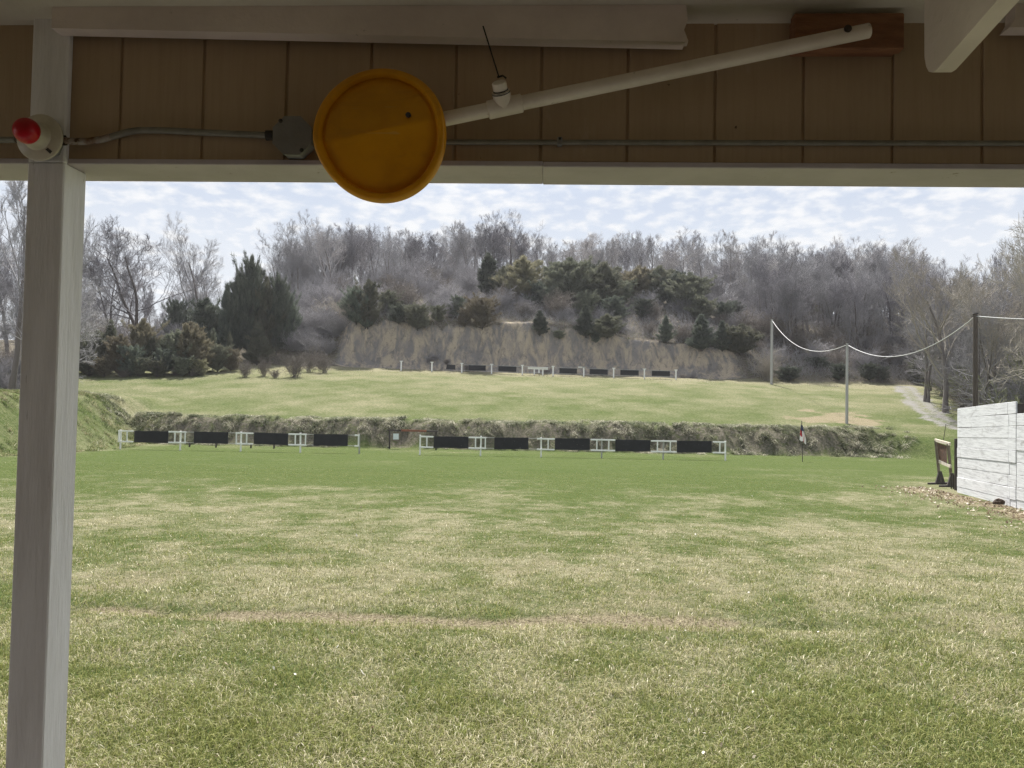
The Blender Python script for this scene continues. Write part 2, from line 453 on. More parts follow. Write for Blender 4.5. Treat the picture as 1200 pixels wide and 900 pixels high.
# ------------------------------------------------------------------ ground cover maps
PATH = [hit(1060, 453)[:2], hit(1068, 463)[:2], hit(1082, 478)[:2], hit(1100, 492)[:2], np.array([33.5, 50.5]), np.array([38, 46.]), np.array([43, 42.])]
PATCH = hit(985, 492)
WALL_A = None
def cover(x, y):
    """dry, dirt, litter, bluff, path, each 0..1"""
    n1 = fbm(x * .55, y * .55, 51, 5); n2 = fbm(x * .16, y * .16, 57, 4); n3 = fbm(x * 2.2, y * 2.2, 63, 3)
    dry = np.interp(y, [0, 3.2, 5.0, 5.8, 8.5, 11, 15, 20, 27, 46, 50, 58, 75, 88, 92], [.30, .31, .36, .47, .54, .45, .38, .30, .10, .06, .20, .40, .50, .58, .90])
    far = sm((y - 48) / 6)
    dry = dry + (n1 - .5) * (.6 - .15 * far) + (n2 - .5) * (.40 - .05 * far) + (n3 - .5) * .8 * (1 - sm((y - 15) / 20))
    # right of the field stays dry further out
    dry = dry + .35 * sm((x - 6) / 8) * (1 - sm((y - 30) / 8)) * sm((y - 16) / 6)
    # worn line across the foreground
    yl = 6.55 - .03 * x + .25 * (fbm(x * .5, y * 0 + 1.3, 71) - .5) * 2
    w = .07 + .20 * fbm(x * .8, y * 0 + 5, 73)
    line = np.exp(-((y - yl - .15) / w) ** 2) * sm((fbm(x * .9, y * 1.5, 75) - .30) / .3)
    blot = sm((fbm(x * .75, y * .75, 77, 5) - .56) / .12) * sm((y - 5.6) / 1) * (1 - sm((y - 9.5) / 4))
    dirt = np.clip(line * (.75 + .8 * n3) + blot * .42, 0, 1)
    ex = (x - PATCH[0]) / 3.3; ey = (y - PATCH[1]) / 4.2
    dirt = np.maximum(dirt, sm((1.25 - np.sqrt(ex ** 2 + ey ** 2) + (n1 - .5) * 2.2) / .8) * (.35 + .75 * n3))
    # litter: forest floor and the cut front of the berm
    lit = sm((y - 92.2 - 2 * (n2 - .5)) / 2.0)
    lit = np.maximum(lit, sm((x - (33.5 + (y - 55) * .42) - 3 * (n2 - .5)) / 3) * sm((y - 40) / 6))
    lit = np.maximum(lit, sm((-x - (31 + (y - 40) * .55) - 3 * (n2 - .5)) / 3))
    rx = sm((x - 23) / 6)
    berm = np.exp(-((y - 53.4) / 1.5) ** 4) * (1 - rx) * sm((x + 30) / 6)
    lit = np.maximum(lit, berm * .62)
    bank = sm((-21.0 - x) / 2.5) * sm((y - 12) / 6) * (1 - sm((y - 56) / 3))
    dry = dry + bank * .25
    mb = sm((x + 24.5) / 5) * (1 - sm((x - 24) / 9))
    blf = mb * sm((y - 93.3) / .8) * (1 - sm((y - 97.1 - 1.2 * (n1 - .5)) / .8))
    d = np.full(np.shape(x), 99.)
    for a, b in zip(PATH[:-1], PATH[1:]):
        ab = b - a; t = np.clip(((x - a[0]) * ab[0] + (y - a[1]) * ab[1]) / (ab @ ab), 0, 1)
        d = np.minimum(d, np.hypot(x - a[0] - t * ab[0], y - a[1] - t * ab[1]))
    path = (1 - sm((d - .8 - 1.6 * (n1 - .5)) / 1.1)) * (1 - .45 * np.exp(-(d / .35) ** 2) * (n3 > .45)) * (.35 + .7 * n3)
    # leaf-strewn soil along the foot of the plank wall
    wx = 11.95 + (y - 17.6) * .226
    strip = np.exp(-((x - wx + .5) / .7) ** 2) * (1 - sm((y - 24) / 1.5)) * sm((n3 - .25) / .3)
    dirt = np.maximum(dirt, strip * .85)
    return np.clip(dry, 0, 1), dirt, lit, blf, path

def ground_mat():
    m, nt, out = new_mat('meadow_ground')
    A = {}
    for k in ('dry', 'dirt', 'litter', 'bluff', 'path'):
        a = N(nt, 'ShaderNodeAttribute'); a.attribute_name = k; A[k] = a.outputs['Fac']
    fine = noise(nt, 38, 6, .7); mid = noise(nt, 6, 6, .65); big = noise(nt, .5, 5, .6)
    streak = noise(nt, 1.1, 5, .6, stretch=(.25, 1.2, 1))
    green = mixc(nt, ramp(nt, mid, .3, .7), (.056, .079, .026), (.100, .118, .048))
    green = mixc(nt, math_n(nt, 'MULTIPLY', ramp(nt, streak, .35, .65), .45), green, (.056, .082, .027))
    straw = mixc(nt, ramp(nt, mid, .3, .7), (.160, .150, .092), (.24, .225, .15))
    f = math_n(nt, 'ADD', A['dry'], math_n(nt, 'MULTIPLY_ADD', fine, .9, -.45))
    f = math_n(nt, 'ADD', f, math_n(nt, 'MULTIPLY_ADD', mid, .5, -.25))
    c = mixc(nt, ramp(nt, f, .15, .9), green, straw)
    dirt = mixc(nt, ramp(nt, fine, .35, .65), (.13, .108, .07), (.275, .24, .165))
    c = mixc(nt, ramp(nt, math_n(nt, 'ADD', A['dirt'], math_n(nt, 'MULTIPLY_ADD', mid, .5, -.25)), .2, .75), c, dirt)
    lit = mixc(nt, ramp(nt, mid, .3, .7), (.075, .065, .055), (.185, .165, .135))
    lit = mixc(nt, ramp(nt, noise(nt, 2.2, 5, .65), .5, .7), lit, (.09, .10, .045))
    c = mixc(nt, ramp(nt, math_n(nt, 'ADD', A['litter'], math_n(nt, 'MULTIPLY_ADD', mid, .5, -.25)), .25, .75), c, lit)
    gul = noise(nt, .55, 6, .65, stretch=(1.6, 1.6, .35), dist=.5)
    blf = mixc(nt, ramp(nt, gul, .38, .62), (.245, .23, .22), (.47, .395, .30))
    blf = mixc(nt, math_n(nt, 'MULTIPLY', ramp(nt, noise(nt, 1.3, 7, .72, stretch=(1.3, 1.3, .6), dist=.6), .50, .64), .75), blf, (.17, .16, .15))
    c = mixc(nt, ramp(nt, math_n(nt, 'ADD', A['bluff'], math_n(nt, 'MULTIPLY_ADD', mid, .4, -.2)), .3, .7), c, blf)
    pth = mixc(nt, fine, (.15, .145, .14), (.27, .26, .25))
    c = mixc(nt, ramp(nt, math_n(nt, 'ADD', A['path'], math_n(nt, 'MULTIPLY_ADD', mid, .7, -.35)), .3, .8), c, pth)
    p = N(nt, 'ShaderNodeBsdfDiffuse'); nt.links.new(c, p.inputs[0])
    b = N(nt, 'ShaderNodeBump'); b.inputs['Strength'].default_value = .8; b.inputs['Distance'].default_value = .06
    rock = math_n(nt, 'MULTIPLY', math_n(nt, 'MULTIPLY', math_n(nt, 'ADD', gul, noise(nt, 1.6, 6, .7)), A['bluff']), 10.0)
    nt.links.new(math_n(nt, 'ADD', rock, math_n(nt, 'ADD', fine, mid)), b.inputs['Height']); nt.links.new(b.outputs[0], p.inputs['Normal'])
    nt.links.new(p.outputs[0], out.inputs[0]); return m

def build_ground():
    ys = np.concatenate([np.arange(-30, 2, 1.5), np.arange(2, 16, .14), np.arange(16, 47, .4), np.arange(47, 60, .16), np.arange(60, 92, .45),
                         np.arange(92, 101, .16), np.arange(101, 150, .8), np.arange(150, 300, 8), np.arange(300, 1500, 100)])
    nc = 420
    u = np.linspace(-1, 1, nc); u = np.sign(u) * (.75 * np.abs(u) + .25 * np.abs(u) ** 3)
    X = u[None, :] * (16 + 1.0 * np.abs(ys))[:, None]
    Y = np.repeat(ys[:, None], nc, 1)
    x = X.ravel(); y = Y.ravel()
    z = H(x, y)
    nr = len(ys)
    i = np.arange(nr - 1)[:, None] * nc; j = np.arange(nc - 1)[None, :]
    Fc = np.stack([i + j, i + j + 1, i + nc + j + 1, i + nc + j], -1).reshape(-1, 4)
    o = link_mesh('ground', np.stack([x, y, z], 1), Fc, ground_mat(), smooth=True)
    for k, v in zip(('dry', 'dirt', 'litter', 'bluff', 'path'), cover(x, y)): attr(o, k, v)
    tag(o, kind='structure')
build_ground()

# ------------------------------------------------------------------ grass
def blades(n, x, y, length, width, lean, color_mix, name, mat, up=.9, heading=None, spread=1.0):
    z = H(x, y)
    az = rng.uniform(0, 2 * PI, n) if heading is None else heading + rng.normal(0, .45, n)
    dx, dy = np.cos(az), np.sin(az)
    ln = lean * rng.uniform(.3, 1.5, n)
    P0 = np.stack([x, y, z - .005], 1)
    mid = P0 + np.stack([dx * length * ln * .35, dy * length * ln * .35, length * .6 * up], 1)
    tip = P0 + np.stack([dx * length * ln, dy * length * ln, length * (up - .35 * np.clip(ln, 0, 1.6))], 1)
    wa = rng.uniform(0, 2 * PI, n)
    wv = np.stack([np.cos(wa), np.sin(wa), np.zeros(n)], 1) * width[:, None] * .5
    V = np.stack([P0 - wv, P0 + wv, mid + wv * .8, mid - wv * .8, tip], 1).reshape(-1, 3)
    b = np.arange(n) * 5
    Fc = np.concatenate([np.stack([b, b + 1, b + 2], 1), np.stack([b, b + 2, b + 3], 1), np.stack([b + 3, b + 2, b + 4], 1)])
    o = link_mesh(name, V, Fc, mat)
    attr(o, 'tone', np.repeat(color_mix, 5))
    return o

def grass_mat(name, stops):
    m, nt, out = new_mat(name)
    a = N(nt, 'ShaderNodeAttribute'); a.attribute_name = 'tone'
    r = N(nt, 'ShaderNodeValToRGB'); e = r.color_ramp.elements
    e[0].position, e[0].color = stops[0][0], (*stops[0][1], 1)
    e[1].position, e[1].color = stops[-1][0], (*stops[-1][1], 1)
    for p, c in stops[1:-1]:
        k = e.new(p); k.color = (*c, 1)
    nt.links.new(a.outputs['Fac'], r.inputs[0])
    d = N(nt, 'ShaderNodeBsdfDiffuse'); nt.links.new(r.outputs[0], d.inputs[0])
    t = N(nt, 'ShaderNodeBsdfTranslucent'); nt.links.new(r.outputs[0], t.inputs[0])
    mx = N(nt, 'ShaderNodeMixShader'); mx.inputs[0].default_value = .3
    nt.links.new(d.outputs[0], mx.inputs[1]); nt.links.new(t.outputs[0], mx.inputs[2])
    gl = N(nt, 'ShaderNodeBsdfGlossy'); gl.inputs['Roughness'].default_value = .38; gl.inputs['Color'].default_value = (.9, .9, .85, 1)
    m2 = N(nt, 'ShaderNodeMixShader'); m2.inputs[0].default_value = .015
    nt.links.new(mx.outputs[0], m2.inputs[1]); nt.links.new(gl.outputs[0], m2.inputs[2])
    nt.links.new(m2.outputs[0], out.inputs[0]); return m

MAT['grass'] = grass_mat('lawn_blades', [(0, (.135, .16, .045)), (.3, (.22, .238, .078)), (.5, (.31, .30, .13)), (.62, (.34, .315, .175)), (.85, (.41, .37, .235)), (1, (.50, .46, .34))])

def lawn():
    n = 500000
    u = rng.uniform(1 / 30.0, 1 / 2.7, n)
    y = 1 / u
    x = rng.uniform(-1, 1, n) * (.82 * y + 2.4)
    dry, dirt, lit, blf, path = cover(x, y)
    keep = rng.random(n) > dirt * .8
    x, y, dry, dirt = x[keep], y[keep], dry[keep], dirt[keep]; n = len(x)
    tuft = fbm(x * 3.0, y * 3.0, 91, 3)
    isdry = rng.random(n) < np.clip(dry * 1.1 - .08, .05, .95)
    tone = np.where(isdry, rng.uniform(.56, 1.0, n), rng.uniform(0, .5, n))
    far = 1 + np.clip(y - 4, 0, 30) / 9
    L = np.where(isdry, rng.uniform(.028, .07, n), rng.uniform(.035, .085, n)) * (.5 + 1.1 * tuft) * (1 - .5 * sm((y - 8) / 10))
    W = rng.uniform(.0024, .0050, n) * far
    lean = np.where(isdry, 1.25, .8)
    o = blades(n, x, y, L, W, lean, tone, 'lawn_grass', MAT['grass'])
    tag(o, 'short patchy spring grass, green mixed with straw coloured blades, in front of the shelter', 'grass', kind='stuff')
lawn()

def rough_grass():
    # tussocks that hang forward over the cut face
    nc = 1500
    cx = rng.uniform(-33, 29, nc); cy = 51.6 + rng.uniform(0, 1, nc) ** .6 * 4.4
    k = rng.random(nc) < (1 - sm((cx - 24) / 6)) * (.25 + sm((fbm(cx * .8, cy * .8, 95) - .36) / .25))
    cx, cy = cx[k], cy[k]; nc = len(cx); per = 46
    hd = np.repeat(-PI / 2 + rng.normal(0, .5, nc), per); sz = np.repeat(rng.uniform(.45, 1.25, nc), per); tn = np.repeat(rng.beta(1.6, 1.6, nc), per)
    n = nc * per
    x = np.repeat(cx, per) + rng.normal(0, .16, n) * sz; y = np.repeat(cy, per) + rng.normal(0, .14, n) * sz
    o = blades(n, x, y, rng.uniform(.3, .75, n) * sz, rng.uniform(.012, .03, n), np.full(n, 1.15), np.clip(tn + rng.normal(0, .15, n), 0, 1), 'rough_grass', MAT['dead_grass'], up=.42, heading=hd)
    tag(o, 'rough drooping dead grass on the front of the long earth berm', 'rough grass', kind='stuff')
    nc = 1100
    cy = rng.uniform(24, 55, nc); cx = -21.6 - np.clip(cy - 32, -20, 20) * .15 - rng.uniform(0, 1, nc) * 7
    k = rng.random(nc) < .15 + 1.0 * sm((fbm(cx * .6, cy * .6, 99) - .40) / .22)
    cx, cy = cx[k], cy[k]; nc = len(cx); per = 36; n = nc * per
    sz = np.repeat(rng.uniform(.4, 1.2, nc), per); tn = np.repeat(rng.beta(1.5, 1.7, nc), per); hd = np.repeat(rng.normal(0, .6, nc), per)
    x = np.repeat(cx, per) + rng.normal(0, .18, n) * sz; y = np.repeat(cy, per) + rng.normal(0, .18, n) * sz
    o = blades(n, x, y, rng.uniform(.2, .5, n) * sz, rng.uniform(.01, .025, n), np.full(n, 1.0), np.clip(tn + rng.normal(0, .15, n), 0, 1), 'bank_grass', MAT['bank_grass'], up=.65, heading=hd)
    tag(o, 'long green and straw grass on the bank closing the left end of the field', 'rough grass', kind='stuff')
    n = 9000
    x = rng.uniform(-75, 45, n); y = rng.uniform(86, 94.5, n)
    k = rng.random(n) < sm((y - 86) / 7) * .7 * sm((fbm(x * .3, y * .5, 105) - .35) / .3)
    x, y = x[k], y[k]; n = len(x)
    o = blades(n, x, y, rng.uniform(.15, .4, n), rng.uniform(.02, .05, n), np.full(n, .8), np.clip(rng.normal(.8, .15, n), 0, 1), 'field_edge_grass', MAT['dead_grass'], up=.8)
    tag(o, 'pale dry grass along the far edge of the upper field', 'dry grass', kind='stuff')
MAT['dead_grass'] = grass_mat('dead_grass', [(0, (.058, .072, .040)), (.35, (.115, .130, .072)), (.6, (.18, .182, .12)), (.82, (.28, .27, .20)), (1, (.44, .42, .34))])
MAT['bank_grass'] = grass_mat('bank_grass', [(0, (.06, .095, .026)), (.4, (.11, .145, .045)), (.65, (.22, .21, .11)), (1, (.40, .36, .24))])
rough_grass()

def leaf_litter():
    n = 1900
    y = rng.uniform(12.5, 25, n)
    wx = 11.95 + (y - 17.6) * .226
    x = wx - .08 - np.abs(rng.normal(0, .75, n))
    n2 = 420
    y = np.concatenate([y, 1 / rng.uniform(1 / 22, 1 / 3.2, n2)])
    x = np.concatenate([x, rng.uniform(-.8, .8, n2) * y[-n2:]])
    n = len(x)
    z = H(x, y) + rng.uniform(.008, .035, n)
    s = np.where(np.arange(n) < n - n2, rng.uniform(.016, .045, n), rng.uniform(.006, .013, n) * (1 + y / 14))
    a = rng.uniform(0, 2 * PI, n); t = rng.normal(0, .5, (n, 2))
    e1 = np.stack([np.cos(a), np.sin(a), t[:, 0]], 1) * s[:, None]
    e2 = np.stack([-np.sin(a), np.cos(a), t[:, 1]], 1) * (s * .6)[:, None]
    P = np.stack([x, y, z], 1)
    V = np.stack([P - e1, P - e2, P + e1, P + e2 + np.array([0, 0, .004])], 1).reshape(-1, 3)
    b = np.arange(n) * 4
    Fc = np.concatenate([np.stack([b, b + 1, b + 2], 1), np.stack([b, b + 2, b + 3], 1)])
    m = grass_mat('fallen_leaves', [(0, (.09, .065, .045)), (.4, (.2, .15, .1)), (.75, (.42, .36, .27)), (1, (.72, .70, .64))])
    o = link_mesh('fallen_leaves', V, Fc, m)
    attr(o, 'tone', np.repeat(np.where(np.arange(n) < n - n2, rng.beta(1.2, 2.1, n), rng.uniform(.3, 1, n)), 4))
    tag(o, 'dead leaves and pale debris scattered along the plank wall and over the lawn', 'fallen leaves', kind='stuff')
leaf_litter()

# ------------------------------------------------------------------ the shelter
PSI = math.radians(2.4)
SA = np.array([math.cos(PSI), -math.sin(PSI), 0]); SB = np.array([math.sin(PSI), math.cos(PSI), 0])
SO = np.array([0, 1.755, 0])
def sp(px, py, b):
    """along-wall and height of the point seen at a photo pixel on the shelter plane b"""
    d = ray(px, py); t = ((SO + SB * b - CAM) @ SB) / (d @ SB); p = CAM + d * t
    return float((p - SO) @ SA), float(p[2])
def S(a, b, z): return SO + SA * a + SB * b + np.array([0, 0, z])
AX, AY, AZ = tuple(SA), tuple(SB), (0, 0, 1)
def sbox(mb, a0, a1, b0, b1, z0, z1, bev=0.0):
    mb.box(S((a0 + a1) / 2, (b0 + b1) / 2, (z0 + z1) / 2), (abs(a1 - a0) / 2, abs(b1 - b0) / 2, abs(z1 - z0) / 2), AX, AY, AZ, bev)

def shelter():
    root = empty('range_shelter', S(-1.1, 0, 0))
    tag(root, 'open shooting shelter seen from inside with tan grooved siding, cream post and cream ceiling', 'shelter')
    inv = np.array(root.location)
    def part(mb, name, mat, smooth=False, parent=root):
        o = mb.build(name, mat, parent, smooth, origin=inv); return o
    zb = sp(640, 195, .012)[1]                    # underside of the head trim
    zt = sp(640, 188.5, .012)[1]
    zc = sp(900, 25, .02)[1]
    SL = .25                                      # ceiling rises towards the back
    # head trim, a flat board under the wall
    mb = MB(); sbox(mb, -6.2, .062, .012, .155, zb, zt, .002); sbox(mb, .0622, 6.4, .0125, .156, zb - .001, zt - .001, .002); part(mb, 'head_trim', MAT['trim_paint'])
    # siding boards with grooves, backing behind
    mb = MB(); a0 = sp(142, 100, .02)[0]; pitch = .2032
    k0 = -26
    for k in range(k0, 27):
        x0 = a0 + k * pitch
        sbox(mb, x0 + .0035, x0 + pitch - .0035, .02, .032, zt + .0005, zc + .10, .0015)
    sbox(mb, a0 + k0 * pitch, a0 + 27 * pitch, .0245, .036, zt + .0005, zc + .10)
    sbox(mb, a0 + k0 * pitch, a0 + 27 * pitch, .138, .150, zt + .0005, zc + .02)
    part(mb, 'siding', MAT['siding'])
    # posts: the one in view and its neighbours along the front
    al = sp(32, 200, 0)[0]; ar = sp(75, 200, 0)[0]; w = ar - al
    for da in (0, 3.66, -3.66):
        if da > 0: continue
        g = H(np.array([S(al + da, 0, 0)[0]]), np.array([S(al + da, 0, 0)[1]]))[0]
        mb = MB()
        sbox(mb, al + da, ar + da, 0, .089, g - .1, zb - .0005, .003)
        sbox(mb, al + da, ar + da, 0, .0195, zb - .0004, zc + .05, .003)
        part(mb, 'post', [MAT['paint_white']])
    # ceiling and roof
    mb = MB(); B0, B1 = -4.6, .55
    for a0_, a1_, t0, t1 in ((-6.3, 6.5, 0, .018),):
        poly = [S(a0_, B1, zc - SL * B1 + t0), S(a0_, B0, zc - SL * B0 + t0), S(a0_, B0, zc - SL * B0 + t1), S(a0_, B1, zc - SL * B1 + t1)]
        mb.prism(poly, SA * (a1_ - a0_))
    part(mb, 'ceiling', MAT['ceiling'])
    mb = MB()
    t0, t1 = .12, .15
    poly = [S(-6.4, B1 + .1, zc - SL * (B1 + .1) + t0), S(-6.4, B0 - .1, zc - SL * (B0 - .1) + t0), S(-6.4, B0 - .1, zc - SL * (B0 - .1) + t1), S(-6.4, B1 + .1, zc - SL * (B1 + .1) + t1)]
    mb.prism(poly, SA * 13.0); part(mb, 'roof', MAT['roofing'])
    # the two boards nailed across at the top
    a_l, a_r = sp(60, 42, -.038)[0], sp(803, 58, -.038)[0]; z_l, z_r = sp(60, 42, -.001)[1], sp(803, 58, -.001)[1]
    mb = MB(); z_m = (z_l + z_r) / 2
    top = zc + .009
    n = 14
    lo = [S(a_l + (a_r - a_l) * i / n, -.038, z_l + (z_r - z_l) * i / n) for i in range(n + 1)]
    end = [S(a_r + .003, -.038, z_r + .012), S(a_r - .004, -.038, z_r + .03), S(a_r + .005, -.038, z_r + .05), S(a_r + .001, -.038, top)]
    mb.prism(lo + end + [S(a_l, -.038, top)], SB * .0375)
    # splintered end
    mb.prism([S(a_r - .002, -.03, z_r + .001), S(a_r + .009, -.02, z_r + .006), S(a_r + .010, -.02, z_r + .012), S(a_r + .001, -.03, z_r + .022)], SB * .016)
    part(mb, 'tie_board', MAT['paint'])
    a2, z2 = sp(1183, 32, -.038)
    mb = MB(); mb.prism([S(a2, -.038, z2), S(4.6, -.038, z2 - .004), S(4.6, -.038, top), S(a2 + .014, -.038, top), S(a2 + .012, -.038, z2 + .02)], SB * .0375)
    part(mb, 'tie_board', MAT['paint'])
    # rafters
    bt = -.14
    at_, zt_ = sp(1083, 91, bt); zt_ -= .008
    for da in (0, 1.22, 2.44, 3.66, -3.4, -4.6):
        mb = MB()
        prof = [(bt + .001, zc - SL * bt - .003), (bt - .001, zt_ + .052), (bt - .008, zt_ + .028), (bt - .019, zt_ + .012), (bt - .034, zt_ + .004), (bt - .052, zt_ + .002), (B0 + .1, zt_ + .15 * (bt - B0 - .1)), (B0 + .1, zc - SL * (B0 + .1) - .003)]
        mb.prism([S(at_ + da, b, z) for b, z in prof], SA * .038)
        part(mb, 'rafter', MAT['paint'])
    # slab and rear wall
    mb = MB(); sbox(mb, -6.3, 6.5, B0, -.12, -.12, .02, .01); part(mb, 'floor_slab', MAT['concrete'])
    mb = MB(); sbox(mb, -6.3, 6.5, B0 + .02, B0 + .1, .02, zc - SL * B0 - .004); part(mb, 'rear_wall', MAT['siding'])
    return zb, zt, zc, al, ar
ZB, ZT, ZC, POST_L, POST_R = shelter()

# ---- signal paddle: pipe arm, tee, yellow disc
def paddle():
    bp = -.048; rp = .0163
    aE, zE = sp(1018, 36, bp); aD, zD = sp(520, 140, bp)
    u = np.array([aD - aE, zD - zE]); u /= np.linalg.norm(u)
    piv = sp(990, 38, bp)
    root = empty('signal_paddle', S(piv[0], bp, piv[1])); inv = np.array(root.location)
    tag(root, 'yellow round plastic lid on a white pipe arm bolted to a brown wood block', 'signal paddle')
    def along(px, py, b=bp):
        a, z = sp(px, py, b); t = (np.array([a, z]) - np.array([aE, zE])) @ u
        return np.array([aE, zE]) + u * t
    dc = sp(444, 153, -.085)
    e0 = np.array([aE, zE]); e1 = along(385, 172)
    mb = MB()
    p0 = S(e0[0], bp, e0[1]); p1 = S(e1[0], bp - .002, e1[1])
    n = 16
    mb.tube([p0 + (p1 - p0) * i / 6 for i in range(7)], rp, n, cap=False)
    mb.tube([p0 + (p1 - p0) * i / 6 for i in range(7)], rp - .003, n, cap=False)
    # ring at the open end
    pipe = mb.build('pipe', MAT['pvc'], root, True, origin=inv)
    # tee
    t0 = along(572, 132); t1 = along(612, 120); tc = along(591, 126)
    mb = MB(); q0 = S(t0[0], bp, t0[1]); q1 = S(t1[0], bp, t1[1])
    mb.tube([q0, q0 + (q1 - q0) * .02, q0 + (q1 - q0) * .98, q1], [rp + .001, rp + .0045, rp + .0045, rp + .001], 18)
    c = S(tc[0], bp, tc[1])
    tip = S(*((lambda s: (s[0], bp - .036, s[1]))(sp(584.5, 96, bp - .036))))
    mb.tube([c, c + (tip - c) * .62], [.0205, .0205], 18)
    mb.build('tee_fitting', MAT['pvc'], root, True, origin=inv)
    mb = MB(); mb.tube([c + (tip - c) * .60, c + (tip - c) * .97, tip], [.0162, .0162, .0148], 18); mb.build('end_cap', MAT['pvc'], root, True, origin=inv)
    mb = MB()
    d = (tip - c) / np.linalg.norm(tip - c)
    for f in (.44, .53):
        cc = c + (tip - c) * (f + .12)
        mb.tube([cc, cc + d * .0022], .0176 if f > .5 else .0212, 18)
    mb.build('wire_tie', MAT['dark_metal'], root, True, origin=inv)
    # bolt
    mb = MB(); pc = S(piv[0], bp - rp - .0005, piv[1])
    mb.lathe(pc, -SB, [(.0085, -.001), (.0085, .0022), (.0055, .0024), (.0055, .006), (.0, .0065)], 12)
    mb.build('bolt', MAT['dark_metal'], root, False, origin=inv)
    # disc: lid with a raised rim, its lower half bent back along the pipe
    R = .1495 * 1.0
    cen = S(dc[0], -.085, dc[1])
    prof = [(0.0, 0), (.05, 0), (.10, 0), (.122, 0), (.1255, -.003), (.1290, -.003), (.1315, .004), (.134, .0105), (.137, .012), (.1435, .012), (.147, .010), (.1495, .004), (.1495, -.012), (.147, -.012), (.1455, .002), (.136, .005), (.131, -.003), (.127, -.006), (.10, -.003), (0.0, -.003)]
    nn = 96
    V = []; Fc = []
    ua = u * -1  # along pipe, towards the right
    na = np.array([-ua[1], ua[0]])  # up, across the pipe
    off = .0  # crease a little above centre
    for r, h in prof:
        for j in range(nn):
            t = 2 * PI * (j + .5) / nn
            a, z = r * math.cos(t), r * math.sin(t)
            s_ = a * na[0] + z * na[1] - off
            bend = .30 * max(-s_, 0) + .16 * max(s_, 0)
            dent = -.004 * math.exp(-(s_ / .012) ** 2) * (1 - (r / .15) ** 6)
            V.append(cen + SA * a + np.array([0, 0, z]) + SB * (-h + bend + dent))
    for i in range(len(prof) - 1):
        for j in range(nn):
            Fc.append((i * nn + j, i * nn + (j + 1) % nn, (i + 1) * nn + (j + 1) % nn, (i + 1) * nn + j))
    # finer radial rings for the flat so that the crease stays straight
    mb = MB(); mb.add(V, Fc)
    disc = mb.build('disc', MAT['yellow'], root, True, origin=inv)
    mb = MB(); sc = sp(478.5, 135, -.085)
    mb.lathe(S(sc[0], -.0865, sc[1]), -SB, [(.006, -.002), (.006, .002), (.003, .0035), (0, .0035)], 12)
    mb.build('screw', MAT['dark_metal'], disc, True)
    sc_o = disc.children[0]
    sc_o.data.transform(Matrix.Translation(-Vector(inv)))
    # cord up to the ceiling
    mb = MB()
    k0 = c + (tip - c) * .97 + np.array([0, 0, .012])
    k1a, k1z = sp(574, 56, -.06)
    k1 = S(k1a, -.06, k1z)
    k2 = k1 + (k1 - k0) * .75
    mb.tube([k0, k0 + (k1 - k0) * .5, k1, k2], .0016, 6)
    mb.tube([k0 + SA * -.004, k0 + SA * .008 + np.array([0, 0, .004]), k0 + SA * .016 + np.array([0, 0, -.002])], .0022, 6)
    o = mb.build('pull_cord', MAT['cord'], None, True, origin=k0)
    tag(o, 'thin dark cord rising from the capped pipe stub to behind the cream board', 'cord')
    # wood block
    b0 = sp(931, 15, -.03); b1 = sp(1060, 57, -.03)
    br = empty('mounting_block', S((b0[0] + b1[0]) / 2, .02, b1[1])); inv2 = np.array(br.location)
    tag(br, 'unpainted reddish brown wood block fixed high on the siding behind the pipe end', 'wood block')
    mb = MB(); sbox(mb, b0[0], b1[0], -.030, -.002, b1[1], b0[1], .0025); mb.build('face_board', MAT['raw_wood'], br, False, origin=inv2)
    mb = MB(); sbox(mb, b0[0] + .004, b1[0] - .006, -.0018, .0195, b1[1] + .004, b0[1] - .004, .002); mb.build('spacer_board', MAT['raw_wood'], br, False, origin=inv2)
paddle()

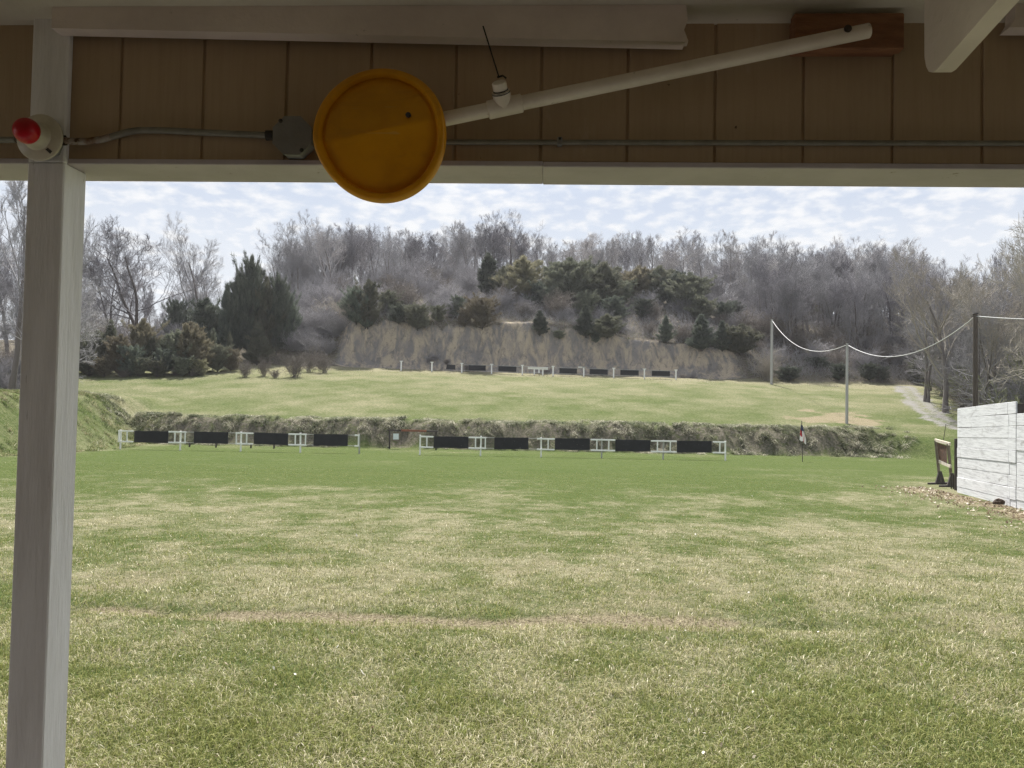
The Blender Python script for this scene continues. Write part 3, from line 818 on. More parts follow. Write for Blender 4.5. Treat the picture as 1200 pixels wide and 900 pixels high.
# ---- electrical bits
def electrics():
    # lamp holder
    c = sp(48, 162, -.02)
    root = empty('signal_lamp', S(c[0], 0, c[1])); inv = np.array(root.location)
    tag(root, 'red bulb in an off-white round holder fixed to the cream post', 'lamp')
    mb = MB(); mb.lathe(S(c[0], 0, c[1]), -SB, [(.047, -.0), (.047, .018)], 8); mb.build('back_box', MAT['box_steel'], root, False, origin=inv)
    mb = MB()
    mb.lathe(S(c[0], 0, c[1]), -SB, [(.052, .0185), (.0555, .021), (.0555, .026), (.052, .030), (.034, .034), (.030, .040), (.0285, .058), (.026, .062), (.0, .062)], 36)
    mb.build('lamp_holder', MAT['porcelain'], root, True, origin=inv)
    mb = MB(); mb.box(S(c[0] + .026, -.031, c[1] - .031), (.010, .0022, .0035), tuple(SA * .75 - np.array([0, 0, .66])), tuple(SB), tuple(SA * .66 + np.array([0, 0, .75]))); mb.build('screw_slot', MAT['dark_metal'], root, False, origin=inv)
    mb = MB()
    prof = [(.0, .094)] + [(.0295 * math.sin(t), .068 + .0275 * math.cos(t)) for t in np.linspace(.25, 2.2, 12)] + [(.02, .048)]
    mb.lathe(S(c[0] - .001, 0, c[1]), -SB, prof, 28); mb.build('red_bulb', MAT['red_glass'], root, True, origin=inv)
    # octagonal junction box
    j = sp(342, 158.5, -.02)
    rb = empty('junction_box', S(j[0], .02, j[1])); inv = np.array(rb.location)
    tag(rb, 'grey octagonal steel junction box on the siding left of the yellow lid', 'junction box')
    def octo(r, a, z): return [(a + r * math.cos(PI / 8 + k * PI / 4), z + r * math.sin(PI / 8 + k * PI / 4)) for k in range(8)]
    mb = MB(); mb.prism([S(a, .0195, z) for a, z in octo(.0475, *j)], SB * -.036); mb.build('box_body', MAT['box_steel'], rb, False, origin=inv)
    mb = MB(); mb.prism([S(a, -.017, z) for a, z in octo(.0495, *j)], SB * -.0025); mb.build('cover_plate', MAT['box_steel'], rb, False, origin=inv)
    for da, dz in ((-.028, .034), (.024, -.035)):
        mb = MB(); mb.lathe(S(j[0] + da, -.0196, j[1] + dz), -SB, [(.005, 0), (.005, .001), (.003, .0025), (0, .0025)], 10)
        mb.build('cover_screw', MAT['dark_metal'], rb, False, origin=inv)
    # conduits
    pts = [(75, 164.5, -.004), (82, 165.5, -.002), (92, 166, .004), (104, 165.5, .008), (118, 163.5, .01), (130, 160.5, .011), (142, 157, .011), (152, 154.2, .011), (163, 152.8, .011), (180, 152.6, .011), (205, 153.6, .011), (250, 155.8, .011), (300, 158, .010), (318, 158.8, .006)]
    P = [S(*(lambda s, b: (s[0], b, s[1]))(sp(x, y, b), b)) for x, y, b in pts]
    rc = empty('bent_conduit', P[0]); inv = np.array(rc.location)
    tag(rc, 'bent grey conduit with a rusty end running from the red lamp to the junction box', 'conduit')
    mb = MB(); mb.tube(P[5:], .0078, 12); mb.build('conduit_pipe', MAT['conduit'], rc, True, origin=inv)
    mb = MB(); mb.tube(P[:6], .0082, 12); mb.build('rusted_end', MAT['rust'], rc, True, origin=inv)
    
    for q in ([P[0] - SA * .012, P[0] + SA * .003], [P[-1] - SA * .012, P[-1] + SA * .006]):
        mb = MB(); mb.tube(q, .0125, 8); mb.build('connector', MAT['dark_metal'], rc, False, origin=inv)
    l0 = sp(525, 164.5, .012)
    mb = MB(); q0 = S(j[0] + .047, .012, j[1] - .004); q1 = sp(1200, 168, .012)
    q1 = S(q1[0], .012, q1[1]); q2 = q1 + (q1 - q0) * 1.6
    rc = empty('straight_conduit', q0); inv = np.array(q0)
    tag(rc, 'straight thin grey conduit along the siding to the right of the yellow lid', 'conduit')
    mb.tube([q0, q1, q2], .0062, 10); mb.build('conduit_pipe', MAT['conduit'], rc, True, origin=inv)
    m = sp(656, 165, .005)
    mb = MB(); sbox(mb, m[0] - .006, m[0] + .006, .002, .0195, m[1] - .010, m[1] + .009, .002); mb.build('pipe_strap', MAT['box_steel'], rc, False, origin=inv)
    mb = MB(); mb.lathe(S(m[0], .0015, m[1] + .004), -SB, [(.003, 0), (.003, .002), (0, .002)], 8); mb.build('strap_screw', MAT['dark_metal'], rc, False, origin=inv)
    w = sp(-30, 164, .010); w0 = sp(19, 164, -.006)
    mb = MB(); mb.tube([S(w0[0], -.006, w0[1]), S(w[0], .010, w[1]), S(w[0] - 2.5, .011, w[1])], .0075, 10)
    o = mb.build('side_conduit', MAT['conduit'], None, True, origin=S(w0[0], -.006, w0[1])); o.name = 'conduit'
    tag(o, 'short run of grey conduit left of the post behind the red bulb', 'conduit')
electrics()

# ------------------------------------------------------------------ target racks
def rack(name, label, posts, panels, frames, Y, hpx, mat_panel, grey_posts=(), cat='target rack', group=None):
    """posts: photo columns; panels and frames: photo column ranges, all on the line at depth Y"""
    p0 = column(posts[0], Y); root = empty(name, p0); inv = np.array(p0)
    tag(root, label, cat, group)
    Hh = 1.17; s = Y / F_PX
    def P(px, h):
        c = column(px, Y); return np.array([c[0], c[1], c[2] + h])
    for px in posts:
        mb = MB(); b = P(px, -.05); t = P(px, Hh) + np.array([random.uniform(-.025, .025), 0, random.uniform(-.02, .02)])
        mb.bar(b, t, .085, .085, (0, 1, 0), .008)
        mb.box(t + np.array([0, 0, .012]), (.05, .05, .012))
        mb.build('post', MAT['grey_pipe'] if px in grey_posts else MAT['white_pipe'], root, False, origin=inv)
    top, bot = Hh - .06, Hh - .70
    mb = MB(); back = np.array([0, .075, 0])
    for a, b in zip(posts[:-1], posts[1:]):
        for h in (top, bot): mb.bar(P(a, h) + back, P(b, h) + back, .035, .035)
        for f in (.27, .73):
            x = a + (b - a) * f; mb.bar(P(x, bot + .018) + back, P(x, top - .018) + back, .03, .03, (0, 1, 0))
    mb.build('rail', MAT['grey_pipe'], root, False, origin=inv)
    for x0, x1, vert in frames:
        mb = MB(); fr = np.array([0, .0, 0]); 
        segs = []
        for h in (top, bot): mb.bar(P(x0, h) + fr + np.array([0, -.07, 0]), P(x1, h) + fr + np.array([0, -.07, 0]), .04, .085, (0, 0, 1), .004)
        for v in vert: mb.bar(P(v, bot + .043) + np.array([0, -.07, 0]), P(v, top - .043) + np.array([0, -.07, 0]), .075, .04, (0, 1, 0), .004)
        mb.build('white_frame', MAT['white_pipe'], root, False, origin=inv)
    for k, (x0, x1) in enumerate(panels):
        mb = MB(); a0 = P(x0, (top + bot) / 2 + .01 + random.uniform(-.025, .02)); a1 = P(x1, (top + bot) / 2 + .01 + random.uniform(-.025, .02))
        off = np.array([0, .02, 0]); n = 8
        # rubber mat with a faintly wavy lower edge
        poly = []
        for i in range(n + 1): poly.append(a0 + (a1 - a0) * i / n + off + np.array([0, 0, .355 + .006 * random.uniform(-1, 1)]))
        for i in range(n, -1, -1): poly.append(a0 + (a1 - a0) * i / n + off + np.array([0, 0, -.345 + .012 * random.uniform(-1, 1)]))
        mb.prism(poly, (0, .025, 0))
        mb.build('target_panel', mat_panel, root, False, origin=inv)
    return root

GR = 'near target racks in front of the berm'
rack('target_rack', 'left near rack of four black panels on white posts before the berm', [141, 211, 282, 352, 421],
     [(156.5, 196.5), (226.5, 266.5), (297, 337), (367, 407)],
     [(138.5, 156, (139.4, 149)), (197.5, 218, (205, 217)), (276, 296.5, (277, 289)), (338, 359, (346, 358)), (415.5, 421, (420,))],
     46.0, 23, MAT['rubber'], grey_posts=(421,), group=GR)
rack('target_rack', 'right near rack of five bullet-marked black panels on white posts before the berm', [492, 563, 634, 705, 777, 850],
     [(508, 548.5), (579, 619), (650, 691), (721, 762), (793, 834)],
     [(492, 507.5, (500,)), (549, 569.5, (557, 568.5)), (629, 649.5, (642,)), (692, 720.5, (699, 713)), (762.5, 792.5, (770, 785)), (835, 850, (843,))],
     46.0, 23, MAT['rubber_shot'], grey_posts=(705, 777), group=GR)

def far_rack():
    Y = 91.0
    xs = [470, 506, 541, 576, 612, 648, 684, 719, 755, 792]
    p0 = column(470, Y); root = empty('target_rack', p0); inv = np.array(p0)
    tag(root, 'far rack of seven small black panels and white posts below the bluff', 'target rack')
    def P(px, h):
        c = column(px, Y); return np.array([c[0], c[1], c[2] + h])
    for px in xs:
        mb = MB(); mb.bar(P(px, -.05), P(px, 1.12), .15, .12, (0, 1, 0)); mb.box(P(px, 1.15), (.19, .07, .045))
        if px == 684: mb.box(P(px - 2.5, 1.15), (.42, .07, .05))
        mb.build('post', MAT['white_pipe'], root, False, origin=inv)
    mb = MB(); back = np.array([0, .1, 0])
    for a, b in zip(xs[2:-1], xs[3:]):
        for h in (1.0, .32): mb.bar(P(a, h) + back, P(b, h) + back, .045, .045)
    mb.build('rail', MAT['grey_pipe'], root, False, origin=inv)
    for x0, x1 in ((549, 569), (584, 605), (655.5, 676), (691, 712), (727, 748.5), (764, 785)):
        mb = MB(); a = P(x0, .66); b = P(x1, .66); mb.bar(a + back * .4, b + back * .4, .05, .62); mb.build('target_panel', MAT['rubber'], root, False, origin=inv)
    mb = MB(); mb.prism([P(522.5, .36), P(533.5, .36), P(533.5, .94), P(523.6, .94)], (0, .05, 0)); o = mb.build('target_panel', MAT['rubber'], root, False, origin=inv); o['label'] = 'shortened black panel with a slanted left edge'
    mb = MB(); mb.bar(P(618.5, .80), P(642, .80), .1, .17); mb.bar(P(618.5, .95), P(642, .95), .3, .05)
    for px in (626, 631.5, 636): mb.bar(P(px, .05 if px != 631.5 else .3), P(px, .72), .16, .06, (0, 1, 0))
    mb.build('white_frame', MAT['white_pipe'], root, False, origin=inv)
far_rack()

for k, px in enumerate((222, 253, 294, 321)):
    c = column(px, 49.5); mb = MB()
    mb.bar(c - np.array([0, 0, .1]), c + np.array([.01, 0, .27]), .09, .09, (0, 1, 0), .01)
    o = mb.build('stake', MAT['dark_wood'], None, False, origin=c)
    tag(o, 'short dark stake in the grass beneath the left rack of black panels', 'stake', 'short stakes behind the left rack')

# ------------------------------------------------------------------ notice frame on the berm
def notice():
    Y = 51.6
    c = column(456.5, Y); root = empty('notice_frame', c); inv = np.array(c)
    tag(root, 'low dark wooden frame with a white paper notice and rusty top rail before the berm', 'notice frame')
    def P(px, py): return at(px, py, Y)
    mb = MB(); mb.bar(c - np.array([0, 0, .1]), P(456.5, 505), .10, .10, (0, 1, 0), .01); mb.build('post', MAT['dark_wood'], root, False, origin=inv)
    c2 = column(511, Y); mb = MB(); mb.bar(c2 - np.array([0, 0, .1]), P(511, 506), .10, .10, (0, 1, 0), .01); mb.build('post', MAT['dark_wood'], root, False, origin=inv)
    
    for q in ((P(454, 504), P(470, 504.3)), (P(500, 505.2), P(513, 505.6))):
        mb = MB(); mb.bar(*q, .12, .09); mb.build('top_rail', MAT['dark_wood'], root, False, origin=inv)
    mb = MB(); mb.bar(P(470.3, 504.3), P(499.7, 505.2), .1, .13); o = mb.build('rusty_rail', MAT['rust_bar'], root, False, origin=inv)
    mb = MB(); a = P(461, 508); b = P(467.3, 515)
    mb.box(((a[0] + b[0]) / 2, Y - .05, (a[2] + b[2]) / 2), ((b[0] - a[0]) / 2, .01, (a[2] - b[2]) / 2)); mb.build('paper_notice', MAT['paper'], root, False, origin=inv)
    mb = MB(); a = P(460, 506.5); b = P(469.2, 517)
    mb.box(((a[0] + b[0]) / 2, Y - .015, (a[2] + b[2]) / 2), ((b[0] - a[0]) / 2, .02, (a[2] - b[2]) / 2)); mb.build('backing_board', MAT['old_wood'], root, False, origin=inv)
notice()

# ------------------------------------------------------------------ flag
def flag():
    Y = 46.0; c = column(940.5, Y); root = empty('small_flag', c); inv = np.array(c)
    tag(root, 'small red, white and blue flag hanging limp on a thin pole before the berm', 'flag')
    top = at(939.6, 493, Y)
    mb = MB(); mb.tube([c - np.array([0, 0, .1]), (c + top) / 2, top], .022, 8); mb.build('flag_pole', MAT['dark_metal'], root, True, origin=inv)
    # limp cloth: vertical folds hanging from the pole
    mb = MB(); n = 12; rows = 14; V = []; 
    w = .36; h = 1.22; z0 = top[2] - .16
    for r in range(rows + 1):
        f = r / rows
        for i in range(n + 1):
            t = i / n
            x = top[0] - .10 + .05 * (1 - f) + (w * (.45 + .5 * min(1, f * 1.5))) * t
            y = Y + .055 * math.sin(t * 9 + f * 1.5) * (.3 + f)
            z = z0 - h * (f * (.80 + .20 * t)) - .30 * t * (1 - f) - .05 * math.sin(t * 8)
            V.append((x, y, z))
    for r in range(rows):
        for i in range(n):
            f = r / rows
            mb.mi = 0 if (r < 5 - i * .12) else (1 if (i < 4 and r < 10) or i == 8 else 2)
            mb.f.append([r * (n + 1) + i, r * (n + 1) + i + 1, (r + 1) * (n + 1) + i + 1, (r + 1) * (n + 1) + i]); mb.m.append(mb.mi)
    mb.v = V
    mb.build('cloth', [MAT['flag_blue'], MAT['flag_red'], MAT['flag_white']], root, True, origin=inv)
flag()

# ------------------------------------------------------------------ poles and cables
def pole(px, ytop, Y, r, mat, label, base=None):
    c = column(px, Y) if base is None else base
    t = at(px, ytop, Y)
    root = empty('cable_pole', c); inv = np.array(c); tag(root, label, 'pole', 'poles carrying the overhead cable')
    top = np.array([c[0], Y, t[2]])
    mb = MB(); mb.tube([c - np.array([0, 0, .3]), (c + top) / 2, top], [r * 1.1, r, r * .9], 14); mb.build('shaft', mat, root, True, origin=inv)
    mb = MB(); mb.tube([top + np.array([0, 0, .003]), top + np.array([0, 0, .06])], [r * 1.25, r * 1.05], 12); mb.tube([top + np.array([-r * 1.6, 0, -.12]), top + np.array([r * 1.6, 0, -.12])], .03, 8); mb.build('cable_bracket', MAT['dark_metal'], root, True, origin=inv)
    return top
pa = pole(904, 374, hit(904, 450.5)[1] if hit(904, 450.5)[1] < 93 else 91.0, .16, MAT['galv_pole'], 'tall pale grey pole standing alone at the far edge of the upper field')
pb = pole(992.3, 402, 58.5, .105, MAT['galv_pole'], 'slim grey metal pole rising from the patch of bare soil')
pc = pole(1143, 368, 43.0, .13, MAT['pole_wood'], 'dark wooden pole behind the white plank wall')
pd = np.array([30.5, 27.0, pc[2] - .9]); 
cE = np.array([pd[0], pd[1], Hs(pd[0], pd[1])])
def cable(a, b, sag, label):
    n = 28; P = []
    for i in range(n + 1):
        t = i / n; p = a + (b - a) * t; p = p - np.array([0, 0, sag * 4 * t * (1 - t)]); P.append(p)
    mb = MB(); mb.tube(P, .025, 8); o = mb.build('overhead_cable', MAT['cable'], None, True, origin=a)
    tag(o, label, 'cable', 'sagging overhead cable spans')
up = np.array([0, 0, -.12])
cable(pa + up, pb + up, 1.75, 'thick pale cable sagging between the two grey metal poles')
cable(pb + up, pc + up, 1.55, 'thick pale cable sagging from the slim grey pole to the dark wooden pole')
tpd = pd; 
r_ = empty('cable_pole', cE); tag(r_, 'dark wooden pole at the right end of the cable', 'pole', 'poles carrying the overhead cable')
mb = MB(); mb.tube([cE - np.array([0, 0, .3]), tpd], [.14, .12], 12); mb.build('shaft', MAT['pole_wood'], r_, True, origin=cE)
cable(pc + up, tpd + up, .55, 'thick pale cable leaving the dark wooden pole towards the right')

# ------------------------------------------------------------------ plank wall
def plank_wall():
    A = np.array([at(1122.5, 577, 23.0)[0], 23.0]); B = np.array([at(1200, 594, 17.7)[0], 17.7])
    d = (B - A) / np.linalg.norm(B - A); nrm = np.array([-d[1], d[0]]);
    if nrm[0] > 0: nrm = -nrm
    gz = lambda s: Hs(*(A + d * s))
    root = empty('plank_wall', (A[0], A[1], gz(0))); inv = np.array(root.location)
    tag(root, 'whitewashed horizontal plank wall with dark gaps at the right side of the field', 'wall')
    D3 = Vector((d[0], d[1], 0)); N3 = Vector((nrm[0], nrm[1], 0))
    sJ = 5.05                                          # joint between the sections
    zt0 = at(1122.5, 478.5, 23.0)[2]; zt1 = at(1194, 470, 17.95)[2]
    zb0 = gz(0) - .05
    SLP = (zt1 - zt0) / sJ
    mb = MB(); rows = 9
    def section(s0, s1, topf, botz, rows, mb, joints):
        hgt = (topf - botz) / rows
        cuts = [s0] + joints + [s1]
        for r in range(rows):
            z0 = botz + r * hgt; jj = random.uniform(-.12, .12)
            for a, b in zip(cuts[:-1], cuts[1:]):
                a2 = a + (jj if a != s0 else 0) + .006; b2 = b + (jj if b != s1 else 0) - .006
                off = random.uniform(-.008, .008)
                p = A + d * (a2 + b2) / 2
                tilt = random.uniform(-.004, .004)
                mb.box((p[0] + nrm[0] * off, p[1] + nrm[1] * off, z0 + hgt / 2 + SLP * ((a2 + b2) / 2 - sJ / 2)), ((b2 - a2) / 2, .019, hgt / 2 - random.uniform(.002, .0065)),
                       D3 + Vector((0, 0, tilt + SLP)), N3, Vector((0, 0, 1)), .004)
    slope = 0
    section(0, sJ, (zt0 + zt1) / 2, zb0, 9, mb, [4.55])
    mb.build('plank_section', MAT['planks'], root, False, origin=inv)
    mb = MB(); section(sJ + .05, sJ + 5.2, (zt0 + zt1) / 2 - .30, zb0 + .03, 8, mb, [2.4 + sJ]); mb.build('plank_section', MAT['planks'], root, False, origin=inv)
    # posts behind the planks and the soil fill board
    for s in (.06, 2.5, sJ - .02, sJ + 2.6, sJ + 5.1):
        p = A + d * s - nrm * .085; mb = MB()
        top = (zt0 + zt1) / 2 + (.02 if s < sJ else -.02)
        mb.box((p[0], p[1], (zb0 - .3 + top) / 2), (.05, .06, (top - zb0 + .3) / 2), D3, N3, Vector((0, 0, 1)), .006); mb.build('wall_post', MAT['dark_wood'], root, False, origin=inv)
    mb = MB(); p = A + d * (sJ / 2) - nrm * .03
    mb.box((p[0], p[1], (zb0 + (zt0 + zt1) / 2 - .04) / 2), (sJ / 2 - .02, .008, ((zt0 + zt1) / 2 - .04 - zb0) / 2), D3, N3, Vector((0, 0, 1)))
    p = A + d * (sJ + 2.6) - nrm * .03
    mb.box((p[0], p[1], (zb0 + (zt0 + zt1) / 2 - .36) / 2), (2.5, .008, ((zt0 + zt1) / 2 - .36 - zb0) / 2), D3, N3, Vector((0, 0, 1)))
    mb.build('backing_sheet', MAT['dark_wood'], root, False, origin=inv)
    mb = MB(); p = A + d * (sJ + 1.6) - nrm * .20
    mb.box((p[0], p[1], (zt0 + zt1) / 2 - .5), (1.3, .012, .48), D3, N3, Vector((0, 0, 1))); mb.build('metal_sheet', MAT['blue_sheet'], root, False, origin=inv)
    # stump chunk at the foot
    q = A + d * 4.45 + nrm * .2; z = Hs(q[0], q[1])
    mb = MB(); V = []
    bm = bmesh.new(); bmesh.ops.create_icosphere(bm, subdivisions=3, radius=1)
    for v in bm.verts:
        nn = float(fbm(np.array([v.co.x * 2 + 5]), np.array([v.co.y * 2 + v.co.z * 3]), 113)[0])
        v.co = Vector((v.co.x * .13, v.co.y * .10, max(v.co.z, -.4) * .095)) * (.7 + .6 * nn)
    mb.add([v.co + Vector((q[0], q[1], z + .07)) for v in bm.verts], [[v.index for v in f.verts] for f in bm.faces]); bm.free()
    o = mb.build('wood_chunk', MAT['stump'], None, True, origin=np.array([q[0], q[1], z]))
    tag(o, 'dark rotten lump of wood lying against the foot of the plank wall', 'wood chunk')
    # dark post and short stakes just past the wall's end
    e = column(1120.6, 23.9); mb = MB(); t = at(1120.8, 514, 23.9)
    mb.bar(e - np.array([0, 0, .1]), np.array([e[0], e[1], t[2]]), .09, .09, (0, 1, 0), .01); o = mb.build('fence_post', MAT['dark_wood'], None, False, origin=e)
    tag(o, 'dark square post just past the far end of the plank wall', 'post')
    for k, px in enumerate((1114.8, 1117.2, 1119.0)):
        e = column(px, 24.6 - .1 * k); mb = MB(); mb.tube([e - np.array([0, 0, .1]), e + np.array([.01, 0, .5 - .03 * k])], .022, 8); o = mb.build('steel_rod', MAT['dark_metal'], None, True, origin=e)
        tag(o, ['leftmost of three short dark rods stuck in the ground by the plank wall', 'middle of three short dark rods stuck in the ground by the plank wall', 'rightmost of three short dark rods, nearest the dark post'][k], 'rod', 'short dark rods by the plank wall')
plank_wall()

def target_stand():
    L = column(1101.5, 26.7); Rr = column(1115.5, 25.5)
    root = empty('target_stand', (L + Rr) / 2); inv = np.array((L + Rr) / 2)
    tag(root, 'wooden target stand with brown backer and dark braced feet left of the plank wall', 'target stand')
    lt = at(1096.5, 516, 26.7); rt = at(1111, 520, 25.5)
    m = at(1100, 541, 26.7); m2 = at(1111.8, 546, 25.5)
    for b, t in ((L, lt), (Rr, rt)):
        mb = MB(); mb.bar(b + np.array([0, 0, .06]), t, .085, .05, (0, 1, 0), .005); mb.build('leg', MAT['old_wood'], root, False, origin=inv)
    w = np.array([0, -.045, 0])
    e = (rt - lt) * .09
    mb = MB(); mb.bar(lt + w - e, rt + w + e, .05, .10, (0, 0, 1), .005); mb.build('top_bar', MAT['pale_wood'], root, False, origin=inv)
    mb = MB(); mb.bar(m + w - e * .6, m2 + w + e, .05, .10, (0, 0, 1), .005); mb.build('lower_bar', MAT['pale_wood'], root, False, origin=inv)
    mb = MB(); q = [lt + (m - lt) * .1, rt + (m2 - rt) * .1, m2 + (rt - m2) * .1, m + (lt - m) * .1]
    q = [p + np.array([0.0, .015, 0]) for p in q]
    mid = sum(q) / 4; q = [mid + (p - mid) * np.array([.80, .80, 1]) for p in q]
    mb.prism(q, (.01, .02, 0)); mb.build('backer', MAT['cardboard'], root, False, origin=inv)
    for b, tx in ((L, 1), (Rr, 1)):
        c = b + np.array([0, 0, 0]); f = np.array([.93, .36, 0]); f /= np.linalg.norm(f)
        mb = MB(); mb.prism([c - f * .22 + np.array([0, -.03, .07]), c + f * .22 + np.array([0, -.03, .07]), c + f * .06 + np.array([0, -.03, .46]), c - f * .06 + np.array([0, -.03, .46])], (0, .06, 0)); mb.build('foot_brace', MAT['dark_wood'], root, False, origin=inv)
        mb = MB(); mb.bar(c - f * .55 + np.array([0, 0, .035]), c + f * .55 + np.array([0, 0, .035]), .09, .07, (0, 0, 1), .006); mb.build('foot_bar', MAT['dark_wood'], root, False, origin=inv)
    a = at(1105.5, 516.5, 26.1); b = at(1108.5, 497, 26.1)
    mb = MB(); mb.tube([a, b], .009, 6); o = mb.build('wand', MAT['dark_metal'], root, True, origin=inv); 
target_stand()
#T0
MAT['shrub_green'] = surf('greenish_stems', (.22, .235, .12), .9, (.16, .165, .09), .8, .8, rand=.15)
# ------------------------------------------------------------------ trees and shrubs
def grow(S0, D0, L, k, up, wob, rg):
    n = len(S0); P = np.empty((n, k, 3)); P[:, 0] = S0; d = D0.copy()
    for i in range(1, k):
        d = d + rg.normal(0, wob, (n, 3)); d[:, 2] += up
        d /= np.linalg.norm(d, axis=1, keepdims=True)
        P[:, i] = P[:, i - 1] + d * (L / (k - 1))[:, None]
    return P

def children(P, R, L, m, t0, t1, ang, ratio, rg, jitter=.3, taper=.55):
    n, k, _ = P.shape
    t = t0 + (t1 - t0) * ((np.arange(m)[None, :] + rg.uniform(.1, .9, (n, m))) / m)
    f = t * (k - 1); i = np.clip(f.astype(int), 0, k - 2); fr = (f - i)[..., None]
    idx = np.arange(n)[:, None]
    S0 = P[idx, i] * (1 - fr) + P[idx, i + 1] * fr
    D = P[idx, i + 1] - P[idx, i]; D /= np.linalg.norm(D, axis=2, keepdims=True)
    q = rg.normal(0, 1, (n, m, 3)); q -= D * np.sum(q * D, 2, keepdims=True); q /= np.linalg.norm(q, axis=2, keepdims=True)
    a = np.radians(ang) * rg.uniform(1 - jitter, 1 + jitter, (n, m, 1))
    ND = D * np.cos(a) + q * np.sin(a)
    LL = L[:, None] * ratio * rg.uniform(.65, 1.25, (n, m)) * (1.15 - .55 * t)
    RR = (R[:, None] * (1 - .72 * t)) * taper * rg.uniform(.75, 1.1, (n, m))
    return S0.reshape(-1, 3), ND.reshape(-1, 3), LL.ravel(), RR.ravel()

def radii(R, k, end=.35): return R[:, None] * (1 - (1 - end) * np.linspace(0, 1, k)[None, :])

def make_bare(seed, style):
    """unit bare tree, 1 m tall (scaled when placed): trunk mesh and crown mesh"""
    rg = np.random.default_rng(seed)
    st = dict(oak=dict(fork=.22, n1=9, a1=52, r1=.62, up1=.10, w1=.17, n2=7, a2=46, r2=.55, n3=6, a3=42, n4=9),
              elm=dict(fork=.20, n1=10, a1=34, r1=.72, up1=.12, w1=.11, n2=7, a2=36, r2=.5, n3=6, a3=36, n4=9),
              tall=dict(fork=.34, n1=12, a1=40, r1=.42, up1=.14, w1=.10, n2=6, a2=38, r2=.52, n3=6, a3=36, n4=9),
              wide=dict(fork=.14, n1=8, a1=58, r1=.80, up1=.13, w1=.15, n2=8, a2=48, r2=.50, n3=6, a3=42, n4=9))[style]
    # trunk(s)
    nt_ = 1 if style in ('tall', 'elm') else 2
    S0 = np.zeros((nt_, 3)); S0[:, 0] = rg.normal(0, .006, nt_)
    D0 = np.array([[rg.normal(0, .10) + (.16 if i else -.05), rg.normal(0, .10), 1] for i in range(nt_)]); D0 /= np.linalg.norm(D0, axis=1, keepdims=True)
    L = np.full(nt_, .70) * rg.uniform(.85, 1.05, nt_)
    P = grow(S0, D0, L, 10, .06, .085 if style != 'tall' else .05, rg)
    R = np.full(nt_, .0155) * (1 if nt_ == 1 else .8)
    Rr = radii(R, 10, .30); Rr[:, 0] *= 1.35
    trunk = tube_batch(P, Rr, 8)
    parts = []
    S1, D1, L1, R1 = children(P, R, L, st['n1'], st['fork'] / .7, 1.0, st['a1'], st['r1'], rg)
    P1 = grow(S1, D1, L1, 8, st['up1'], st['w1'], rg); parts.append(tube_batch(P1, radii(R1, 8, .3), 6))
    S2, D2, L2, R2 = children(P1, R1, L1, st['n2'], .22, 1.0, st['a2'], st['r2'], rg)
    P2 = grow(S2, D2, L2, 6, .09, .15, rg); parts.append(tube_batch(P2, np.maximum(radii(R2, 6, .3), .0009), 4))
    S3, D3, L3, R3 = children(P2, R2, L2, st['n3'], .2, 1.0, st['a3'], .52, rg)
    P3 = grow(S3, D3, L3, 5, .09, .15, rg); parts.append(tube_batch(P3, np.maximum(radii(R3, 5, .4), .0006), 3))
    S4, D4, L4, R4 = children(P3, R3, L3, st['n4'], .2, 1.0, 36, .62, rg)
    P4 = grow(S4, D4, np.maximum(L4, .024), 3, .10, .12, rg); parts.append(tube_batch(P4, np.full((len(P4), 3), .00046), 3))
    crown = merge(parts)
    ztop = np.percentile(crown[0][:, 2], 98.5)
    return (trunk[0] / ztop, trunk[1]), (crown[0] / ztop, crown[1])

def make_shrub(seed, stems=34, spread=.55, lean=.45):
    rg = np.random.default_rng(seed)
    S0 = np.zeros((stems, 3)); S0[:, :2] = rg.normal(0, .10, (stems, 2))
    D0 = np.stack([rg.normal(0, lean, stems), rg.normal(0, lean, stems), np.ones(stems)], 1); D0 /= np.linalg.norm(D0, axis=1, keepdims=True)
    L = rg.uniform(.55, 1.0, stems); R = np.full(stems, .010)
    P = grow(S0, D0, L, 6, .02, .13, rg); parts = [tube_batch(P, radii(R, 6, .3), 3)]
    S1, D1, L1, R1 = children(P, R, L, 8, .12, 1.0, 42, .42, rg)
    P1 = grow(S1, D1, L1, 4, .05, .16, rg); parts.append(tube_batch(P1, np.maximum(radii(R1, 4, .4), .0030), 3))
    S2, D2, L2, R2 = children(P1, R1, L1, 6, .1, 1.0, 42, .6, rg)
    P2 = grow(S2, D2, np.maximum(L2, .05), 3, .05, .12, rg); parts.append(tube_batch(P2, np.maximum(radii(R2, 3, .6), .0024), 3))
    V, Fc = merge(parts); z = np.percentile(V[:, 2], 99.5)
    return V / z, Fc

